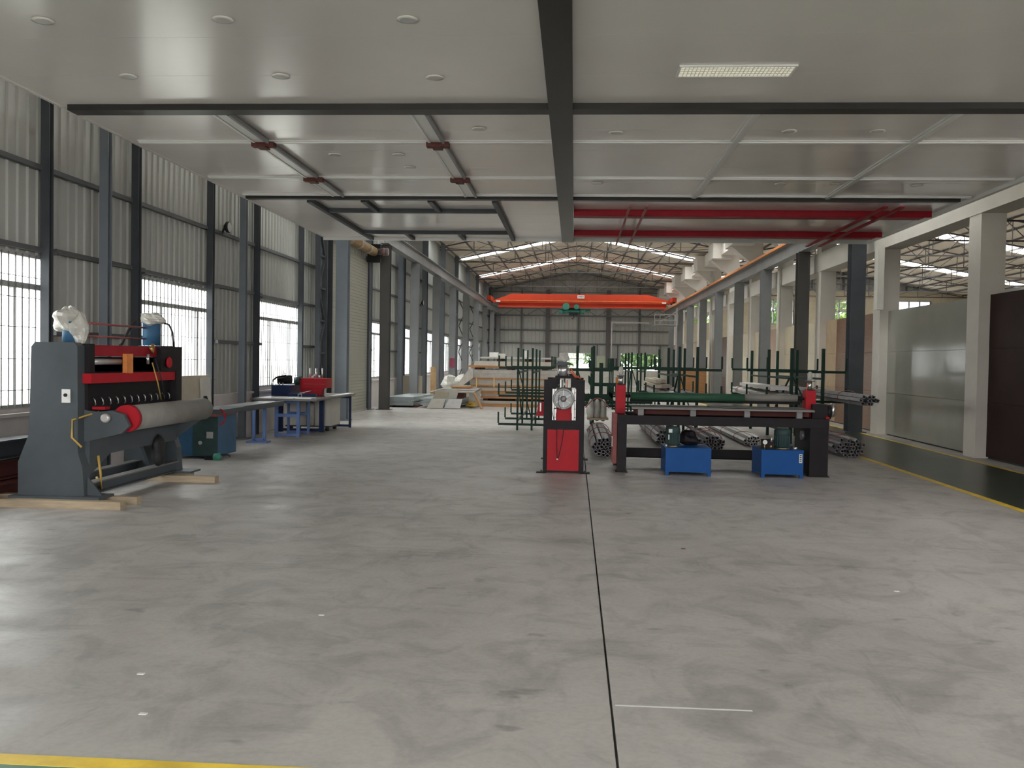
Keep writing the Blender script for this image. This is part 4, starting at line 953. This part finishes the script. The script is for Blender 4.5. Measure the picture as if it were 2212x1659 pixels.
rack(.95, 1.3, (31.0, 32.5, 34.0), .4, 0, 'small green cantilever rack far behind the press table', arms=(.15, .8, 1.35), top=1.55, braces=False)
rack(2.14, 2.50, (19.0, 21.2, 23.5), .50, 0, 'green cantilever rack behind the middle of the press table', arms=(.86, 1.46), top=1.93, tall=.055)
rack(4.38, 5.0, (19.0, 21.2, 23.2), .47, 0, 'green cantilever rack at the right beside the dark steel column', arms=(.86, 1.46), top=1.93, tall=.06)
lb_ = thing('spacer_rail', 'dark green rail set across the racks right of the narrow press', 'rail', (.6, 22, .56))
for z, y in ((.68, 24.0), (.60, 22.4), (.58, 20.9)): B(.5, 1.9, y, y+.05, z, z+.05).build('bar', 'rack_green', lb_)

# ---- bundles of aluminium profiles
prof_mesh = {}
def bundle(cx, cz, y0, y1, wd, ht, label, seed, wrap=False, m='alu_dull', dy=0):
    o = thing('profile_bundle', label, 'bundle', (cx, y0, cz), 'bundles of metal profiles')
    rnd = random.Random(seed); r = .032; rows = int(ht/(r*1.9)); k = 0
    key = (round(y1-y0, 1), m)
    for j in range(rows):
        t = (j+.5)/rows; wdt = wd*math.sqrt(max(.12, 1-(2*t-1)**2)) if rows > 2 else wd
        nn = max(1, int(wdt/(r*2.1)))
        for i in range(nn):
            x = cx+(i-(nn-1)/2)*r*2.1+rnd.uniform(-.006, .006); z = cz+r+j*r*1.9; oy = rnd.uniform(-.18, .12)
            if key not in prof_mesh:
                # hollow ribbed section
                L_ = y1-y0; a = r*.95; b_ = r*.62
                mb = MB()
                for (p, q, s_, t_) in ((-a, a, -a, -b_), (-a, a, b_, a), (-a, -b_, -b_, b_), (b_, a, -b_, b_)): mb.box(p, q, 0, L_, s_, t_)
                ob = mb.build('profile', m, None, loc=(0, 0, 0)); prof_mesh[key] = ob.data; ob.parent = o
            else:
                ob = bpy.data.objects.new('profile', prof_mesh[key]); COL.objects.link(ob); ob.parent = o
            ob.location = (x-cx, oy, z-cz); ob.rotation_euler = (0, rnd.choice((0, .4, -.3, .8)), rnd.uniform(-.006, .006)+dy)
            k += 1
    if wrap:
        L_ = y1-y0
        MB().blob((cx, (y0+y1)/2+.6, cz+ht*.5), (wd*.58, L_*.5-.3, ht*.62), seed, .08, 16, 10).build('plastic_wrap', 'plastic_wrap', o, True)
    for f in (.18, .5, .82):
        y = y0+(y1-y0)*f
        MB().path([(cx+(wd*.5+.01)*math.cos(a), y, cz+ht*.5+(ht*.5+.012)*math.sin(a)) for a in [-.5+i*(math.pi+1)/12 for i in range(13)]], .007, 5).build('strap', 'red_dust', o)
    return o
bundle(.52, 0.005, 15.6, 19.6, .42, .34, 'bundle of dull metal profiles on the floor between the two presses', 1)
bundle(2.45, 0.005, 16.6, 18.8, .52, .36, 'bundle of dark profile ends on the floor under the press table centre', 2)
bundle(1.75, 0.005, 17.6, 22.4, .4, .36, 'bundle of profiles on the floor behind the left power pack', 3)
bundle(4.85, 0.005, 16.6, 18.75, .55, .34, 'bundle of dark profiles on the floor by the dark steel column', 4)
bundle(5.235, .89, 16.9, 23.6, .36, .22, 'bundle of profiles on the right rack beside the dark steel column', 5)
bundle(4.14, .89, 18.6, 24.0, .32, .14, 'low bundle of pale profiles on the left arms of the right rack', 6, True, 'alu')
bundle(3.5, 0.005, 18.3, 23.5, .4, .2, 'low bundle of pale profiles on the floor behind the right power pack', 8, False, 'alu')
bundle(2.32, .89, 18.7, 24.4, .24, .14, 'small bundle of profiles lying between the posts of the middle rack', 9)
bundle(1.9, .89, 18.7, 24.0, .32, .13, 'paper wrapped bundle of profiles on the left arms of the middle rack', 10, True, 'alu')
# wrapped long cartons on the middle rack
for k in range(5):
    x = (1.73, 1.84, 1.95, 1.78, 1.90)[k]; z = (1.11, 1.11, 1.11, 1.19, 1.20)[k]
    tag(MB().bar((x, 19.0+.2*k, z), (x+.06, 23.4, z-.005), .105, .07).build('wrapped_profile', 'board_beige'), 'paper wrapped long profile piled over the middle rack, %s' % ('lower left', 'lower middle', 'lower right', 'upper left', 'upper right')[k], 'profile', 'wrapped profiles')
tag(MB().bar((4.13, 18.9, 1.12), (4.15, 22.5, 1.12), .36, .07).build('wrapped_profile', 'paper'), 'white wrapped flat pack lying on the right rack', 'profile')
sk = thing('wrapped_hoops', 'pale plastic wrapped sacks with red straps behind the narrow press', 'sack', (.5, 19.9, 0.4))
for i in range(3): MB().blob((.38+.13*i, 20.0, .55), (.085, .25, .24), 30+i, .12, 12, 9).build('sack', 'plastic_wrap', sk, True)
MB().path([(.26+.5*i/12, 19.7, .62+.2*math.sin(math.pi*i/12)) for i in range(13)], .012).build('strap', 'red_dust', sk, True)
B(.3, .75, 19.7, 20.3, .36, .40).build('pallet', 'wood', sk)

# ---- stacks of panels and sheets in the far left of the hall
ps = [(.00, .10, 'wood_orange', -3.35, -.5), (.10, .20, 'panel_white', -3.3, -.5), (.28, .36, 'wood_orange', -3.2, -.6), (.36, .44, 'plastic_wrap', -3.15, -.6), (.44, .54, 'wood_orange', -3.3, -.6),
      (.54, .66, 'panel_white', -3.35, -.5), (.68, .74, 'wood_orange', -3.5, -.6), (.74, .93, 'panel_white', -3.55, -.5), (.93, .98, 'wood_orange', -3.5, -.6), (.98, 1.26, 'plastic_wrap', -3.5, -.55),
      (1.33, 1.40, 'wood_orange', -3.62, -.6), (1.40, 1.55, 'panel_white', -3.4, -.7), (1.64, 1.70, 'white_box', -3.2, -.4)]
ord2 = ['lowest', 'second lowest', 'third from the bottom', 'fourth from the bottom', 'fifth from the bottom', 'sixth from the bottom', 'seventh from the bottom', 'sixth from the top', 'fifth from the top', 'fourth from the top', 'third from the top', 'second from the top', 'topmost']
for i, (z0, z1, m, x0, x1) in enumerate(ps):
    kind = 'pallet_frame' if m == 'wood_orange' else 'panel_pack'
    o = thing(kind, ('orange timber layer' if m == 'wood_orange' else 'pale wrapped panel pack') + ' in the big far stack, %s layer' % ord2[i], 'pallet' if m == 'wood_orange' else 'panels', ((x0+x1)/2, 33, z0), 'layers of the big panel stack')
    if m == 'wood_orange':
        for y in (31.4, 32.5, 33.6): B(x0, x1, y, y+.12, z0+.002, z1).build('bearer', m, o)
        if z1-z0 < .07: pass
        for k in range(3): B(x0+.2+k*1.1, x0+.35+k*1.1, 31.55, 33.6, z0+.004, z1-.004).build('plank', 'wood', o)
    elif m == 'plastic_wrap':
        n_ = 2
        for k in range(n_): B(x0, x1, 31.5, 33.7, z0+(z1-z0)*k/n_+.001, z0+(z1-z0)*(k+1)/n_-.002).build('pack', m, o)
    else:
        n_ = max(2, int((z1-z0)/.045))
        for k in range(n_): B(x0+random.uniform(0, .03), x1-random.uniform(0, .03), 31.45, 33.7, z0+(z1-z0)*k/n_+.001, z0+(z1-z0)*(k+1)/n_-.001).build('panel', m, o)
# spacer blocks that carry the raised layers
for i, (z0, z1, xs_) in enumerate(((.20, .28, (-3.0, -1.9, -.8)), (.66, .68, (-3.2, -2.0, -.9)), (1.26, 1.33, (-3.3, -2.2, -1.0)), (1.55, 1.64, (-2.55, -1.6, -.9)))):
    for j, x in enumerate(xs_):
        tag(B(x-.08, x+.08, 31.5, 33.6, z0, z1).build('spacer_block', 'brown_clip'), 'dark timber spacer in the far stack, %s gap, %s' % (('lowest', 'second', 'third', 'topmost')[i], ('left', 'middle', 'right')[j]), 'spacer', 'timber spacers in the stack')
for i, x in enumerate((-3.3, -2.7, -1.75, -.95)):
    tag(MB().box(x-.015, x+.015, 31.36, 31.395, .66, .98).build('strap', 'brass'), 'rusty upright strap on the front of the far panel stack, %s from the left' % ordinal(i), 'strap', 'straps on the panel stack')
tag(B(-2.95, -2.65, 32.2, 32.5, 1.70, 1.86).build('carton', 'paper'), 'white carton on top of the far panel stack, left one', 'carton'); tag(B(-2.62, -2.4, 32.3, 32.5, 1.70, 1.82).build('carton', 'white_box'), 'white carton on top of the far panel stack, middle one', 'carton')
tag(B(-1.72, -1.6, 32.0, 32.2, 1.70, 1.93).build('carton', 'paper'), 'tall narrow white carton on top of the far panel stack', 'carton')
tw = MB(); tw.prism([(-3.75, .72), (-3.4, .98), (-3.4, 1.3), (-3.55, 1.28), (-3.9, .8), (-4.35, .72)], 'y', 31.2, 31.42)
tag(tw.build('draped_film', 'plastic_wrap'), 'loose plastic film draped from the left side of the far stack', 'film')
# galvanised sheet piles
def sheets(x0, x1, y0, y1, z0, n_, t, skew, label, m='galvanized', seed=1, grp='piles of galvanised sheets', nm='sheet_pile'):
    o = thing(nm, label, 'sheets', ((x0+x1)/2, y0, z0), grp); rnd = random.Random(seed)
    for k in range(n_):
        a = rnd.uniform(-.05, .05); b = rnd.uniform(-.04, .04)
        MB().prism([(x0+a, y0+b), (x1+a+rnd.uniform(-.03, .03), y0+b), (x1+skew+a, y1+b), (x0+skew+a, y1+b)], 'z', z0+k*t+.002, z0+(k+1)*t-.002).build('sheet', m, o)
    return o
for x in (-6.0, -5.4, -4.9): pass
sheets(-6.1, -5.2, 29.9, 33.2, .06, 8, .035, .15, 'low pile of galvanised sheets beside the dark runway column')
tag(MB().box(-6.0, -5.9, 29.95, 33, 0, .06).box(-5.2, -5.1, 29.95, 33, 0, .06).build('bearer', 'brown_clip'), 'dark bearers under the left pile of galvanised sheets', 'timber')
sheets(-4.9, -3.75, 29.6, 32.6, .08, 8, .03, .2, 'larger pile of galvanised sheets at the foot of the far stack', seed=2)
tag(MB().box(-4.8, -4.7, 29.7, 32.4, 0, .08).box(-4.0, -3.9, 29.7, 32.4, 0, .08).build('bearer', 'wood'), 'pale bearers under the larger pile of galvanised sheets', 'timber')
bt = thing('panel_table', 'layer of brown and grey panels propped above the larger sheet pile', 'panels', (-4.1, 31, .33))
for k in range(4): B(-4.7+.12*k, -3.25+.05*k, 30.0, 31.15, .50+k*.035, .53+k*.035).build('panel', 'alu' if k % 2 else 'board_beige', bt)
B(-4.3, -3.6, 30.2, 31.0, .325, .50).build('prop', 'brown_clip', bt); B(-4.0, -3.4, 30.2, 31.1, .645, .70).build('top_board', 'wood_orange', bt)
for i, (x, y, z, s_, m) in enumerate(((-4.0, 29.95, .46, .34, 'panel_white'), (-3.82, 29.45, .165, .34, 'alu'), (-4.35, 29.3, .165, .36, 'white_box'), (-4.3, 29.75, .36, .30, 'board_beige'))):
    tag(MB().prism([(x-.22-s_*.3, z-.15), (x+.20, z-.14), (x+.28, z+.16), (x-.16, z+.15)], 'y', y, y+.02).build('offcut_panel', m), 'pale panel offcut hanging off the sheet pile, %s from the top' % ordinal((0, 1, 3, 2)[i]), 'offcut', 'panel offcuts on the pile')
tag(MB().bar((-3.22, 29.95, .50), (-2.95, 29.7, .02), .05).build('loose_batten', 'wood_orange'), 'thin timber batten leaning off the right side of the sheet pile', 'timber')
tag(B(-3.55, -3.15, 31.3, 31.34, .02, .62).build('upright_sheet', 'panel_white'), 'pale panel standing upright before the big stack', 'panel')
tag(MB().blob((-3.34, 30.3, .12), (.16, .25, .11), 50, .4, 12, 8).build('crumpled_film', 'yellow_hose'), 'crumpled yellowish packing heap at the foot of the stack', 'packing')
# things beyond the runway column
bx = thing('crate_board', 'plain beige board standing beyond the dark runway column', 'board', (-6.0, 34, 0)); B(-6.6, -5.65, 34.3, 34.34, 0, .95).build('board', 'board_beige', bx)
tag(B(-5.68, -5.45, 36.5, 36.54, 0.02, 1.28).build('brown_board', 'brown_roll'), 'brown board standing under the far left window', 'board')
tag(MB().blob((-5.05, 37.6, .62), (.33, .4, .34), 61, .2, 14, 9).build('wrapped_bale', 'plastic_wrap'), 'pale wrapped bale on the floor between far left columns', 'bale')
tag(B(-5.35, -4.75, 37.2, 38.0, 0, .25).build('bale_pallet', 'wood'), 'pallet under the pale wrapped bale', 'pallet')
tag(MB().blob((-4.2, 36.6, .77), (.5, .6, .26), 62, .2, 14, 9).build('film_heap', 'plastic_wrap'), 'heap of bluish plastic film behind the sheet piles', 'film')
tag(B(-4.6, -3.8, 36.0, 37.2, 0, .5).build('crate', 'white_box'), 'white crate under the heap of film', 'crate')
tag(MB().lathe([(.12, 0), (.13, .3), (.10, .45)], (-3.9, 33.6, .66), 'z', 14).build('drum', 'machine_grey'), 'dark grey drum behind the sheet piles', 'drum')
tag(B(-4.1, -3.7, 33.3, 33.9, 0, .66).build('drum_stand', 'board_beige'), 'pale box under the dark grey drum', 'box')
tag(B(-5.95, -5.70, 44.06, 44.118, 1.20, 1.65).build('maroon_sign', 'sign_maroon'), 'small maroon notice board on a far left column', 'sign')
# right of centre, far floor
tag(B(1.17, 1.52, 35.0, 35.4, .66, 1.04).build('carton', 'panel_white'), 'cream carton standing on the shelf cabinet behind the racks', 'carton'); tag(B(1.1, 2.4, 34.9, 35.8, 0, .66).build('low_cabinet', 'panel_white'), 'cream low cabinet behind the green racks', 'cabinet')
tag(B(5.2, 6.5, 46, 46.9, 0, 1.35).build('wood_crate', 'wood_orange'), 'orange plywood crate standing at the right behind the racks', 'crate')
tag(B(-.6, 5.6, 69.8, 70.3, 0, .88).build('long_counter', 'white_box'), 'long low white counter before the far wall', 'counter')
for k, (x, y) in enumerate(((2.2, 66), (3.0, 66.3))): tag(B(x, x+.5, y, y+.5, 0, .5).build('carton', 'wood_orange'), 'small brown carton on the floor before the far wall, %s one' % ('left' if k == 0 else 'right'), 'carton')
# little litter on the floor
for k, (x, y) in enumerate(((-2.15, 4.45), (-1.55, 5.6), (.95, 8.0), (2.3, 6.7), (-1.9, 3.95))):
    tag(MB().box(x, x+.035, y, y+.02, .0008, .0035).build('paper_scrap', 'paper' if k != 2 else 'brown_clip'), ['white scrap of paper on the near left floor', 'tiny pale scrap on the floor left of centre', 'dark crumb on the floor before the press table', 'tiny pale scrap on the floor right of centre', 'tiny pale scrap nearest the yellow line'][k], 'scrap')
tag(B(.22, .85, 4.29, 4.305, .0006, .0012).build('chalk_line', 'paper', loc=(.5, 4.3, 0)), 'short white chalk line on the floor right of the joint', 'mark')

# ------------------------------------------------------------------ trees outside
def tree(x, y, h, r, m, label, seed):
    o = thing('tree', label, 'tree', (x, y, -.13), 'trees outside the far wall'); rnd = random.Random(seed)
    MB().path([(x, y, -.13), (x+.1, y, h*.3), (x-.1, y+.1, h*.6)], .14, 8).build('trunk', 'bark', o, True)
    mb = MB()
    for k in range(2600):
        th = rnd.uniform(0, 6.28); ph = math.acos(rnd.uniform(-1, 1)); q = r*rnd.uniform(.55, 1)*(1+.25*math.sin(3*th+seed)*math.sin(2*ph))
        c = Vector((x+q*math.sin(ph)*math.cos(th), y+q*math.sin(ph)*math.sin(th), h*.62+q*.9*math.cos(ph)))
        u = Vector((rnd.uniform(-1, 1), rnd.uniform(-1, 1), rnd.uniform(-1, 1))).normalized(); v = u.cross(Vector((rnd.uniform(-1, 1), rnd.uniform(-1, 1), rnd.uniform(-1, 1)))).normalized(); s_ = rnd.uniform(.14, .28)
        mb.add([c-u*s_, c+v*s_*.6, c+u*s_, c-v*s_*.6], [(0, 1, 2, 3)])
    f = mb.build('foliage', m, o); f['kind'] = 'stuff'
tree(-1.2, 80, 5.0, 2.2, 'leaf_light', 'light green tree outside the left far window', 1); tree(2.0, 87, 5.5, 2.2, 'leaf', 'dark green tree outside between the far windows', 2)
tree(5.6, 79, 4.6, 2.1, 'leaf', 'green tree outside the right far window', 3); tree(9, 79, 9.6, 2.6, 'leaf_light', 'light tree outside the next hall, leftmost', 4)
tree(16, 79, 9.8, 2.8, 'leaf', 'green tree outside the next hall, second from the left', 5); tree(22, 79, 9.6, 2.7, 'leaf_light', 'light green tree outside the next hall, second from the right', 6)
